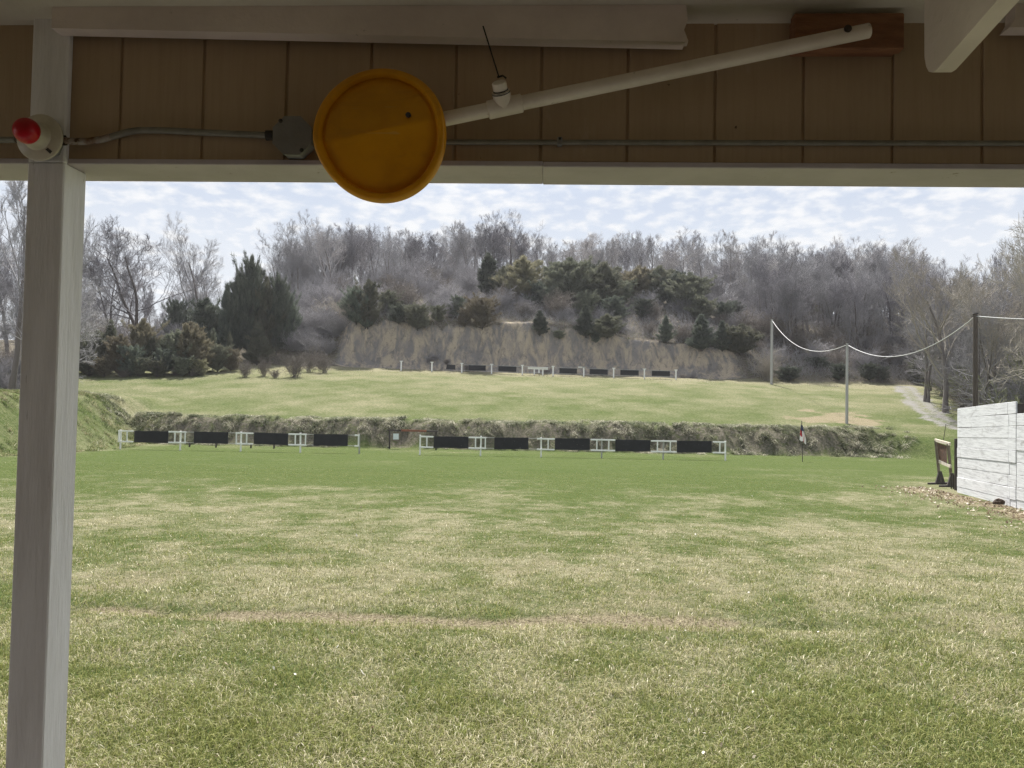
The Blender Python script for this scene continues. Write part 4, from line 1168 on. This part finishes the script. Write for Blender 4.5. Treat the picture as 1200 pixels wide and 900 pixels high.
def make_cedar(seed, shape, n=3400):
    n = int(n * 2.1)
    """unit cedar 1 m tall: trunk with limbs, and a crown of feathery sprays of small leaf blades"""
    rg = np.random.default_rng(seed)
    wmax = dict(cone=.25, oval=.33, round=.48, column=.19, ragged=.34)[shape]
    def rad(t, az):
        if shape == 'cone': r = (1 - t) ** .8 * np.clip(t / .10 + .35, 0, 1)
        elif shape == 'column': r = np.sqrt(np.clip(1 - t, 0, 1)) * np.clip(t / .12 + .4, 0, 1)
        elif shape == 'oval': r = np.clip(1 - (t - .30) ** 2 / .49 , 0, 1) ** .75 * np.clip(t / .10 + .45, 0, 1)
        elif shape == 'ragged': r = np.clip(1 - (t - .36) ** 2 / .41, 0, 1) ** .7 * np.clip(t / .12 + .4, 0, 1)
        else: r = np.sqrt(np.clip(1 - ((t - .42) / .58) ** 2, 0, 1))
        lump = .8 * (fbm(az * 1.4 + seed, t * 5.5, seed, 3) - .5) + .9 * (fbm(az * 3.2 + 9, t * 11, seed + 3, 2) - .5)
        return wmax * r * (1 + lump * (1.25 if shape != 'ragged' else 2.0))
    # main boughs
    nb = 170
    tb = rg.uniform(.05, .96, nb); az = rg.uniform(0, 2 * PI, nb)
    rb = np.abs(rad(tb, az)) * rg.uniform(.55, 1.25, nb)
    S0 = np.stack([np.zeros(nb), np.zeros(nb), tb * .88], 1)
    T0 = np.stack([np.cos(az) * rb, np.sin(az) * rb, tb * .9 + rb * rg.uniform(.30, .85, nb)], 1)
    k = 4; w = np.linspace(0, 1, k)[None, :, None]
    Pb = S0[:, None] * (1 - w) + T0[:, None] * w; Pb[:, 1:3, 2] -= .012
    zs = np.linspace(0, .93, 8); tp = np.stack([.012 * np.sin(zs * 7 + seed), .012 * np.cos(zs * 5 + seed), zs], 1)[None]
    trunk = merge([tube_batch(tp, np.linspace(.022, .003, 8)[None], 7), tube_batch(Pb, np.linspace(.0065, .0016, k)[None].repeat(nb, 0), 4)])
    # sprays along the boughs
    j = rg.integers(0, nb, n); f = rg.beta(2.2, 1.05, n)
    C = S0[j] * (1 - f[:, None]) + T0[j] * f[:, None]
    C += rg.normal(0, .010 + .014 * wmax, (n, 3))
    # leader tip
    nl = n // 25; C[:nl] = np.stack([rg.normal(0, .015, nl), rg.normal(0, .015, nl), rg.uniform(.82, .985, nl)], 1)
    out_ = np.stack([np.cos(az[j]), np.sin(az[j]), np.zeros(n)], 1)
    m = 6
    upv = .75 if shape in ('cone', 'column') else .55
    D = out_[:, None] * .65 + np.array([0, 0, upv + .2]) + rg.normal(0, .40, (n, m, 3)); D /= np.linalg.norm(D, axis=2, keepdims=True)
    ln = rg.uniform(.026, .07, (n, m, 1)) * (.7 + .5 * rg.random((n, 1, 1)))
    side = np.cross(D, rg.normal(0, 1, (n, m, 3))); side /= np.linalg.norm(side, axis=2, keepdims=True)
    wd = ln * .08
    B = C[:, None] + rg.normal(0, .012, (n, m, 3))
    V = np.stack([B - D * ln * .3, B + side * wd, B + D * ln, B - side * wd], 2).reshape(-1, 3)
    b = np.arange(n * m) * 4
    Fc = np.stack([b, b + 1, b + 2, b + 3], 1)
    clump = fbm(C[:, 0] * 16 + C[:, 1] * 9, C[:, 2] * 15, seed + 5, 3)
    tone = np.clip((clump - .5) * 2.0 + .5 + rg.normal(0, .15, n), 0, 1)
    z = np.percentile(V[:, 2], 99.8)
    return (trunk[0] / z, trunk[1]), (V / z, Fc), np.repeat(tone, m * 4)

def me_of(name, VF, mat, tone=None):
    o = link_mesh(name, VF[0], VF[1], mat)
    if tone is not None: attr(o, 'tone', tone)
    me = o.data; bpy.data.objects.remove(o); return me

BARE = {}
for st, seeds in (('oak', (1, 2, 3)), ('elm', (4, 5, 6)), ('tall', (7, 8, 9)), ('wide', (10, 11))):
    for sd_ in seeds:
        t, c = make_bare(sd_, st); BARE[(st, len([k for k in BARE if k[0] == st]))] = (t, c)
_bcache = {}
def bare_meshes(key, tone):
    if (key, tone) not in _bcache:
        t, c = BARE[key]
        bm_, tm_ = {'grey': ('bark', 'twig'), 'dark': ('bark_dark', 'twig_dark'), 'pale': ('bark', 'twig_pale'), 'bud': ('bark', 'twig_bud')}[tone]
        _bcache[(key, tone)] = (me_of('trunk', t, MAT[bm_]), me_of('crown', c, MAT[tm_]))
    return _bcache[(key, tone)]
SHRUB = [make_shrub(40 + i, stems=(34, 26, 42)[i % 3], lean=(.45, .6, .35)[i % 3]) for i in range(4)]
_scache = {}
def shrub_mesh(i, mat):
    if (i, mat) not in _scache: _scache[(i, mat)] = me_of('stems', SHRUB[i], MAT[mat])
    return _scache[(i, mat)]
CEDAR = {}
for i, shp in enumerate(('cone', 'oval', 'round', 'column', 'ragged')):
    for v in range(2): CEDAR[(shp, v)] = make_cedar(60 + i * 7 + v, shp, 3800 if shp in ('round', 'oval', 'ragged') else 3000)
_ccache = {}
def cedar_meshes(key, tone):
    if (key, tone) not in _ccache:
        t, c, tn = CEDAR[key]
        _ccache[(key, tone)] = (me_of('trunk', t, MAT['bark_dark']), me_of('crown', c, MAT['cedar_' + tone], tn))
    return _ccache[(key, tone)]

def child(name, me, parent):
    o = bpy.data.objects.new(name, me); COL.objects.link(o); o.parent = parent; return o

def place_bare(p, h, style, tone, label, group=None, wid=1.0, name='bare_tree'):
    vs = [k for k in BARE if k[0] == style]; key = vs[random.randrange(len(vs))]
    t, c = bare_meshes(key, tone)
    r = empty(name, (p[0], p[1], p[2] - .08 * 1), random.uniform(0, 2 * PI)); r.scale = (h * wid, h * wid, h)
    child('trunk', t, r); child('crown', c, r)
    tag(r, label, 'tree', group); return r

def place_cedar(p, h, shape, tone, label, group=None, wid=1.0):
    key = (shape, random.randrange(2)); t, c = cedar_meshes(key, tone)
    r = empty('cedar_tree', (p[0], p[1], p[2] - .05), random.uniform(0, 2 * PI)); r.scale = (h * wid, h * wid, h)
    child('trunk', t, r); child('crown', c, r)
    tag(r, label, 'tree', group); return r

def place_shrub(p, h, mat, label, group, wid=1.0):
    o = bpy.data.objects.new('shrub', shrub_mesh(random.randrange(4), mat)); COL.objects.link(o)
    o.location = (p[0], p[1], p[2] - .04); o.rotation_euler = (0, 0, random.uniform(0, 2 * PI)); o.scale = (h * wid, h * wid, h)
    tag(o, label, 'shrub', group); return o

random.seed(21)
def topz(px, py, Y): return at(px, py, Y)[2]

# --- cedars: photo column, base row, top row, width in pixels, shape, tone, where
ORD = ['first', 'second', 'third', 'fourth', 'fifth', 'sixth', 'seventh', 'eighth', 'ninth', 'tenth', 'eleventh', 'twelfth', 'thirteenth', 'fourteenth',
       'fifteenth', 'sixteenth', 'seventeenth', 'eighteenth', 'nineteenth', 'twentieth', 'twenty-first', 'twenty-second', 'twenty-third', 'twenty-fourth']
TONE = {'dark': 'dark green', 'olive': 'olive green', 'brown': 'bronze brown'}
SHAPEW = {'cone': 'conical', 'oval': 'egg-shaped', 'round': 'bushy', 'column': 'slender', 'ragged': 'loose'}
def cedar_row(rows, where, group):
    rows = sorted(rows)
    for i, (px, pb, pt, w, shp, tone) in enumerate(rows):
        p = hit(px, pb, 60); Y = p[1]
        h = max(topz(px, pt, Y) - p[2], .4)
        base_w = dict(cone=.25, oval=.33, round=.48, column=.19, ragged=.34)[shp] * 2.15
        wid = (w / F_PX * Y) / (h * base_w)
        place_cedar(p, h, shp, tone, f'{TONE[tone]} cedar, {ORD[i]} from left {where}', group, wid)

# thicket at the left edge of the upper field
cedar_row([(96, 437, 396, 30, 'oval', 'olive'), (112, 438, 386, 34, 'ragged', 'olive'), (128, 437, 376, 30, 'cone', 'olive'), (140, 440, 392, 30, 'oval', 'brown'), (152, 441, 404, 30, 'round', 'dark'), (166, 437, 374, 32, 'ragged', 'brown'), (180, 438, 394, 30, 'oval', 'olive'), (192, 440, 408, 26, 'round', 'dark'),
           (207, 438, 386, 34, 'ragged', 'olive'), (222, 438, 378, 36, 'oval', 'brown'), (239, 436, 398, 28, 'ragged', 'brown'), (255, 436, 404, 26, 'round', 'olive'), (270, 435, 408, 24, 'round', 'brown'), (104, 441, 414, 30, 'round', 'olive'), (122, 442, 418, 26, 'round', 'brown'), (163, 441, 416, 26, 'round', 'olive'), (214, 441, 416, 26, 'round', 'olive'), (232, 440, 420, 24, 'round', 'brown'), (184, 442, 420, 22, 'round', 'olive')],
          'in the bushy row at the field edge', 'bushy cedars along the left field edge')
cedar_row([(206, 412, 351, 30, 'round', 'dark'), (240, 420, 350, 42, 'ragged', 'dark'), (264, 420, 334, 28, 'cone', 'dark'), (277, 420, 320, 26, 'ragged', 'dark'), (292, 420, 300, 32, 'ragged', 'dark'), (310, 418, 326, 32, 'oval', 'olive'), (324, 416, 322, 24, 'ragged', 'dark'), (336, 410, 342, 24, 'ragged', 'dark')],
          'in the tall dark clump left of the bluff', 'tall dark cedars left of the bluff')
cedar_row([(301, 428, 379, 34, 'cone', 'olive'), (249, 434, 386, 10, 'column', 'olive'), (268, 433, 390, 9, 'column', 'olive')], 'of three small cedars before the dark clump', 'small cedars before the dark clump')
# hillside above the bluff
cedar_row([(417, 382, 336, 30, 'ragged', 'dark'), (431, 386, 328, 30, 'ragged', 'olive'), (428, 386, 354, 18, 'cone', 'dark'), (467, 381, 357, 28, 'round', 'dark'), (489, 388, 356, 34, 'round', 'olive'), (535, 372, 346, 18, 'ragged', 'dark'),
           (565, 389, 348, 42, 'round', 'brown'), (455, 366, 340, 24, 'ragged', 'olive'), (512, 378, 356, 22, 'round', 'olive'), (545, 384, 362, 18, 'round', 'brown')], 'on the left half of the bluff rim', 'cedars over the left half of the bluff')
cedar_row([(571, 350, 297, 26, 'column', 'dark'), (590, 352, 312, 26, 'ragged', 'olive'), (612, 355, 301, 48, 'oval', 'brown'), (650, 352, 308, 34, 'ragged', 'olive'), (667, 358, 303, 52, 'oval', 'olive'), (706, 362, 308, 50, 'oval', 'olive'), (690, 350, 306, 26, 'ragged', 'dark'),
           (727, 360, 326, 34, 'round', 'olive'), (748, 356, 312, 38, 'oval', 'brown'), (772, 356, 312, 40, 'oval', 'olive'), (793, 362, 318, 30, 'ragged', 'dark'), (808, 366, 320, 42, 'oval', 'olive'), (755, 374, 348, 30, 'round', 'dark'),
           (861, 372, 352, 20, 'ragged', 'dark'), (835, 348, 326, 30, 'ragged', 'olive'), (872, 346, 326, 34, 'ragged', 'olive'), (890, 350, 328, 26, 'ragged', 'dark'), (632, 362, 330, 30, 'ragged', 'dark'), (686, 372, 342, 28, 'round', 'olive'), (720, 378, 346, 26, 'ragged', 'dark'), (822, 376, 346, 30, 'ragged', 'olive'), (848, 380, 354, 24, 'round', 'dark')],
          'in the long olive row on the hilltop', 'cedars in the hilltop row')
cedar_row([(632, 395, 364, 24, 'cone', 'dark'), (655, 398, 386, 18, 'round', 'olive'), (686, 396, 357, 28, 'cone', 'dark'), (711, 398, 368, 34, 'oval', 'olive'), (698, 404, 388, 12, 'round', 'dark'), (780, 402, 370, 20, 'cone', 'dark'), (821, 413, 369, 34, 'cone', 'dark'),
           (846, 412, 376, 24, 'cone', 'dark'), (869, 416, 380, 40, 'oval', 'olive')], 'on the right half of the bluff rim', 'cedars on the right rim of the bluff')
cedar_row([(941, 372, 336, 38, 'ragged', 'brown'), (960, 372, 344, 30, 'ragged', 'brown'), (1010, 366, 346, 40, 'ragged', 'olive'), (1060, 404, 376, 26, 'ragged', 'dark'), (984, 446, 424, 22, 'round', 'dark'), (1018, 446, 424, 22, 'round', 'dark'), (958, 432, 418, 24, 'round', 'dark'), (925, 447, 428, 34, 'round', 'dark'), (1032, 446, 428, 22, 'round', 'dark'), (1075, 446, 420, 24, 'ragged', 'olive')],
          'of those in the dim woods by the grey poles', 'dim cedars in the right woods')

# small dark shrubs at the foot of the slope
SHO = [0, 3, 4, 5, 6, 8, 2, 1, 7]
for i, (px, pb, pt, w) in enumerate([(144, 442, 431, 20), (287, 442, 421, 20), (309, 441, 417, 16), (322, 443, 431, 14), (345, 442, 410, 30), (380, 437, 408, 26), (225, 441, 430, 16), (205, 440, 428, 14), (362, 436, 404, 22)]):
    p = hit(px, pb, 60); h = topz(px, pt, p[1]) - p[2]
    place_shrub(p, h, 'shrub_brown', f'small dark brown shrub, {ORD[SHO[i]]} from left along the pale grass edge', 'small shrubs at the grass edge', (w / F_PX * p[1]) / (h * 1.25))

# --- big single bare trees
def big(px, pb, pt, Y, style, tone, label, wid=1.0):
    p = column(px, Y); place_bare(p, topz(px, pt, Y) - p[2], style, tone, label, 'large single bare trees', wid)
big(163, 0, 266, 100, 'oak', 'dark', 'large dark spreading bare tree behind the left cedar thicket', 1.05)
big(232, 0, 262, 104, 'elm', 'grey', 'tall pale vase-shaped bare tree left of the tall dark cedars', .85)
big(128, 0, 282, 103, 'wide', 'dark', 'leaning dark bare tree right beside the cream post, behind the thicket', .8)
big(598, 0, 248, 126, 'wide', 'dark', 'largest bare tree on the ridge, fan-shaped, above the middle of the bluff', .85)
big(556, 0, 262, 127, 'tall', 'grey', 'slender pale bare tree just left of the fan-shaped ridge tree', .8)
big(440, 0, 272, 128, 'oak', 'dark', 'broad twisted dark bare tree on the ridge below the yellow lid', 1.0)
big(486, 0, 272, 128, 'oak', 'dark', 'broad twisted dark bare tree right of the one below the yellow lid', 1.0)
big(825, 0, 278, 128, 'elm', 'grey', 'vase-shaped bare tree on the ridge left of the tall grey pole', .9)
big(14, 0, 190, 62, 'tall', 'grey', 'tall slim bare tree at the left edge of the view beyond the bank', .7)
big(-14, 0, 200, 58, 'elm', 'grey', 'bare tree cut off by the left picture edge', .7)
big(80, 0, 245, 76, 'elm', 'grey', 'tall bare tree hidden behind the cream post, thin branches spreading right', .75)
big(1108, 0, 292, 66, 'elm', 'bud', 'round-topped budding bare tree behind the dark wooden pole', .95)
big(1250, 0, 190, 46, 'wide', 'bud', 'tall budding bare tree whose branches enter at the upper right corner', .7)
big(1170, 0, 300, 58, 'oak', 'bud', 'bushy budding bare tree right of the dark wooden pole', .9)
big(1086, 0, 330, 74, 'oak', 'grey', 'grey bare tree at the corner where the gravel path meets the woods', .9)

# --- woods
def profile(px):  # row of the tree tops along the ridge
    return np.interp(px, [80, 120, 200, 260, 330, 380, 430, 520, 600, 660, 720, 780, 850, 900, 950, 1000, 1060, 1100, 1200, 1300],
                     [268, 270, 272, 274, 266, 262, 262, 268, 266, 274, 280, 286, 282, 288, 294, 288, 292, 288, 280, 274])
rp = random.Random(5)
styles = ['oak', 'oak', 'elm', 'elm', 'tall', 'tall', 'wide']
for i in range(128):
    px = 330 + 760 * (i + rp.random()) / 128; Y = rp.uniform(122, 150)
    p = column(px, Y); pt = profile(px) + rp.uniform(-12, 24)
    h = min(max(topz(px, pt, Y) - p[2], 5), 17)
    place_bare(p, h, rp.choice(styles), rp.choice(['grey', 'grey', 'dark', 'pale']), 'slender bare tree in the crowded pale row along the ridge top', 'bare trees along the ridge', rp.uniform(.75, 1.05))
for i in range(26):
    px = 84 + 270 * (i + rp.random()) / 26; Y = rp.uniform(108, 150)
    p = column(px, Y); h = min(max(topz(px, profile(px) + rp.uniform(40, 100), Y) - p[2], 5), 17)
    place_bare(p, h, rp.choice(styles), rp.choice(['grey', 'dark', 'dark']), 'bare tree in the tangled grey woods behind the left cedars', 'bare trees in the left woods', rp.uniform(.7, 1.0))
for i in range(64):
    px = 885 + 215 * (i + rp.random()) / 64; Y = rp.uniform(99, 128)
    p = column(px, Y); tp_ = profile(px) + (128 - Y) * rp.uniform(.7, 2.4) + rp.uniform(-4, 14)
    h = min(max(topz(px, tp_, Y) - p[2], 4), 15)
    place_bare(p, h, rp.choice(styles), rp.choice(['grey', 'grey', 'dark', 'dark']), 'bare grey tree on the wooded slope right of the bluff', 'bare trees on the right slope', rp.uniform(.75, 1.1))
for i in range(60):
    px = rp.uniform(1088, 1330); Y = rp.uniform(50, 96) if px > 1115 else rp.uniform(72, 98)
    p = column(px, Y); pt = np.interp(px, [1088, 1110, 1150, 1200, 1330], [345, 318, 306, 292, 270]) + rp.uniform(0, 80)
    h = min(max(topz(px, pt, Y) - p[2], 4), 17)
    place_bare(p, h, rp.choice(['oak', 'elm', 'tall', 'wide']), rp.choice(['grey', 'bud', 'dark', 'grey']), 'budding bare tree in the woods at the right behind the plank wall', 'bare trees in the right woods', rp.uniform(.7, 1.0))
for i in range(20):
    px = rp.uniform(-90, 60); Y = rp.uniform(58, 100)
    p = column(px, Y); h = min(max(topz(px, rp.uniform(250, 390), Y) - p[2], 4), 15)
    place_bare(p, h, rp.choice(styles), rp.choice(['grey', 'dark']), 'bare tree in the brushy woods at the far left beyond the bank', 'bare trees at the far left', rp.uniform(.6, .9))

# --- shrubs
def shrubs(n, pxr, yr, hr, mats, label, group, wid=(.8, 1.3), cond=None):
    c = 0
    while c < n:
        px = rp.uniform(*pxr); Y = rp.uniform(*yr); p = column(px, Y)
        if cond and not cond(px, Y): continue
        place_shrub(p, rp.uniform(*hr), rp.choice(mats), label, group, rp.uniform(*wid)); c += 1
shrubs(36, (340, 905), (118, 134), (3.0, 5.5), ['shrub_grey'], 'tall grey brush between the trunks along the ridge top', 'brush along the ridge')
shrubs(68, (385, 905), (99.5, 122), (1.8, 4.0), ['shrub_grey', 'shrub_grey', 'shrub_grey', 'shrub_brown'], 'lavender grey leafless shrub in the brush on top of the bluff', 'leafless shrubs above the bluff')
shrubs(12, (385, 905), (93.2, 96.4), (.5, 1.3), ['shrub_grey', 'shrub_brown'], 'small leafless shrub growing out of the face of the bluff', 'small shrubs on the bluff face')
shrubs(26, (520, 905), (97.6, 101.5), (1.2, 2.6), ['shrub_grey', 'shrub_brown'], 'low leafless shrub right on the rim of the bluff', 'low shrubs on the bluff rim')
shrubs(34, (330, 400), (95, 126), (2.0, 4.5), ['shrub_grey'], 'grey leafless shrub on the slope between the tall dark cedars and the bluff', 'leafless shrubs left of the bluff')
shrubs(36, (895, 1090), (93.5, 112), (1.6, 4.0), ['shrub_grey', 'shrub_brown', 'shrub_brown'], 'dim leafless shrub at the foot of the woods right of the bluff', 'leafless shrubs in the right woods')
shrubs(64, (1085, 1300), (46, 92), (2.4, 6.0), ['shrub_grey', 'shrub_brown', 'shrub_green'], 'tangled shrub at the wood edge beside the gravel path', 'shrubs beside the gravel path', cond=lambda px, Y: column(px, Y)[0] > 34.5 + (Y - 55) * .42 + 1.0)
shrubs(30, (-80, 340), (93, 118), (2.0, 4.6), ['shrub_grey', 'shrub_brown'], 'grey shrub in the undergrowth behind the left cedars', 'shrubs in the left woods')
shrubs(24, (-110, 70), (56, 84), (1.5, 3.6), ['shrub_grey', 'shrub_brown'], 'twiggy shrub on top of the bank left of the post', 'shrubs above the left bank', cond=lambda px, Y: column(px, Y)[0] < -27 - (Y - 46) * .45)
for px, pb, pt, w in ((899, 446, 408, 36), (415, 374, 350, 44), (395, 380, 345, 50)):
    p = hit(px, pb, 60); h = topz(px, pt, p[1]) - p[2]
    place_shrub(p, h, 'twig_bud', {899: 'pale greenish budding shrub beside the foot of the tall grey pole', 415: 'pale greenish budding shrub at the upper left end of the bluff, right one of two', 395: 'pale greenish budding shrub at the upper left end of the bluff, left one of two'}[px], 'pale budding shrubs', (w / F_PX * p[1]) / (h * 1.2))

# --- low tangle covering the forest floor
def brush():
    rg = np.random.default_rng(77); n = 42000
    px = rg.uniform(60, 1250, n); Y = 94 + 50 * rg.random(n) ** 1.3
    x = (px - 600) / F_PX * Y
    mb_ = ((x > -25) & (x < 30) & (Y < 97.4))
    k = (~mb_) & (fbm(x * .25, Y * .25, 121) > .28) & ~((px < 370) & (Y < 97))
    x, Y = x[k], Y[k]; n = len(x)
    z = H(x, Y)
    S0 = np.stack([x, Y, z - .05], 1)
    D0 = rg.normal(0, .45, (n, 3)); D0[:, 2] = 1; D0 /= np.linalg.norm(D0, axis=1, keepdims=True)
    P = grow(S0, D0, rg.uniform(.5, 1.9, n), 4, 0.0, .22, rg)
    A = tube_batch(P, radii(rg.uniform(.010, .02, n), 4, .4), 3)
    S1, D1, L1, R1 = children(P, np.full(n, .012), rg.uniform(.5, 1.6, n), 3, .2, 1, 45, .45, rg)
    P1 = grow(S1, D1, L1, 3, 0, .15, rg)
    V, Fc = merge([A, tube_batch(P1, np.full((len(P1), 3), .009), 3)])
    o = link_mesh('undergrowth', V, Fc, MAT['shrub_grey'])
    tag(o, 'grey tangle of low leafless undergrowth covering the wooded hillside', 'undergrowth', kind='stuff')
brush()
#T1

# ------------------------------------------------------------------ haze
def haze():
    mb = MB(); mb.box((0, 730, 19), (1900, 860, 21.6))
    m, nt, out = new_mat('haze_air')
    v = N(nt, 'ShaderNodeVolumePrincipled'); v.inputs['Color'].default_value = (.93, .95, 1, 1); v.inputs['Density'].default_value = HAZE
    v.inputs['Anisotropy'].default_value = .3
    nt.links.new(v.outputs[0], out.inputs['Volume'])
    o = mb.build('haze', m); tag(o, kind='stuff')
HAZE = .0002
haze()

# ------------------------------------------------------------------ light
SUN_EL, SUN_AZ = math.radians(58), math.radians(-3)      # azimuth from straight ahead towards the right
sd = np.array([math.sin(SUN_AZ) * math.cos(SUN_EL), math.cos(SUN_AZ) * math.cos(SUN_EL), math.sin(SUN_EL)])
ld = bpy.data.lights.new('sun', 'SUN'); ld.energy = 3.1; ld.angle = math.radians(3); ld.color = (1, .955, .89)
lo = bpy.data.objects.new('sun', ld); COL.objects.link(lo)
lo.rotation_euler = Vector(tuple(-sd)).to_track_quat('-Z', 'Y').to_euler()
lo.location = (10, 30, 60)

w = bpy.data.worlds.new('World'); scene.world = w; w.use_nodes = True
nt = w.node_tree; nt.nodes.clear()
out = nt.nodes.new('ShaderNodeOutputWorld'); bg = nt.nodes.new('ShaderNodeBackground'); bg.inputs['Strength'].default_value = .1
sky = nt.nodes.new('ShaderNodeTexSky'); sky.sky_type = 'NISHITA'; sky.sun_disc = False
sky.sun_elevation = SUN_EL; sky.sun_rotation = SUN_AZ; sky.altitude = 200; sky.dust_density = 1.5
tc = nt.nodes.new('ShaderNodeTexCoord')
sep = nt.nodes.new('ShaderNodeSeparateXYZ'); nt.links.new(tc.outputs['Generated'], sep.inputs[0])
zz = math_n(nt, 'MAXIMUM', math_n(nt, 'ADD', sep.outputs[2], .06), .03)
u_ = math_n(nt, 'DIVIDE', sep.outputs[0], zz); v_ = math_n(nt, 'DIVIDE', sep.outputs[1], zz)
cmb = nt.nodes.new('ShaderNodeCombineXYZ'); nt.links.new(u_, cmb.inputs[0]); nt.links.new(v_, cmb.inputs[1])
def wnoise(scale, detail, rough, st=(1, 1, 1), dist=0.0):
    mp = nt.nodes.new('ShaderNodeMapping'); mp.inputs['Scale'].default_value = st; nt.links.new(cmb.outputs[0], mp.inputs[0])
    n = nt.nodes.new('ShaderNodeTexNoise'); n.inputs['Scale'].default_value = scale; n.inputs['Detail'].default_value = detail; n.inputs['Roughness'].default_value = rough; n.inputs['Distortion'].default_value = dist
    nt.links.new(mp.outputs[0], n.inputs['Vector']); return n.outputs['Fac']
def dnoise(st, detail, rough, dist=0.0):
    mp = nt.nodes.new('ShaderNodeMapping'); mp.inputs['Scale'].default_value = st; nt.links.new(tc.outputs['Generated'], mp.inputs[0])
    n = nt.nodes.new('ShaderNodeTexNoise'); n.inputs['Scale'].default_value = 1; n.inputs['Detail'].default_value = detail; n.inputs['Roughness'].default_value = rough; n.inputs['Distortion'].default_value = dist
    nt.links.new(mp.outputs[0], n.inputs['Vector']); return n.outputs['Fac']
puff = dnoise((40, 40, 96), 3, .5, 0.0); sheet = dnoise((6, 6, 22), 3, .5, 0.0); fine_ = dnoise((60, 60, 190), 3, .6)
cl = math_n(nt, 'ADD', math_n(nt, 'MULTIPLY', puff, 1.30), math_n(nt, 'MULTIPLY', sheet, .55))
cl = math_n(nt, 'ADD', cl, math_n(nt, 'MULTIPLY', fine_, .22))
mask = ramp(nt, cl, .80, 1.36)
# thicker veil of cloud low over the hill
low = ramp(nt, sep.outputs[2], .27, .17)
mask = math_n(nt, 'MAXIMUM', mask, math_n(nt, 'MULTIPLY', low, .5))
blue = mixc(nt, .93, sky.outputs[0], (1.58, 1.71, 1.95))
col = mixc(nt, mask, blue, (2.55, 2.58, 2.63))
# thin cloud is brighter towards the sun behind it
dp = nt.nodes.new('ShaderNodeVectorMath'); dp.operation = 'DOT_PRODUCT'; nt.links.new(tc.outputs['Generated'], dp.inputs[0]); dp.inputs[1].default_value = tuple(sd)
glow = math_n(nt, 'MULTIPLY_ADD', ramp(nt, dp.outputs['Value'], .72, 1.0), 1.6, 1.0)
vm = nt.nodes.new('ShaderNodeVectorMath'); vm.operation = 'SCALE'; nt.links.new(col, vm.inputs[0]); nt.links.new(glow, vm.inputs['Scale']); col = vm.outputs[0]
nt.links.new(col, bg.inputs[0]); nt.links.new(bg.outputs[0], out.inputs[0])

scene.view_settings.view_transform = 'Standard'; scene.view_settings.look = 'None'
scene.view_settings.exposure = 1.87; scene.view_settings.gamma = 1
scene.view_settings.use_curve_mapping = False
scene.render.engine = 'CYCLES'
scene.cycles.max_bounces = 8; scene.cycles.diffuse_bounces = 5; scene.cycles.transparent_max_bounces = 6
scene.cycles.caustics_reflective = False; scene.cycles.caustics_refractive = False
scene.cycles.use_denoising = True; scene.cycles.denoising_prefilter = 'NONE'
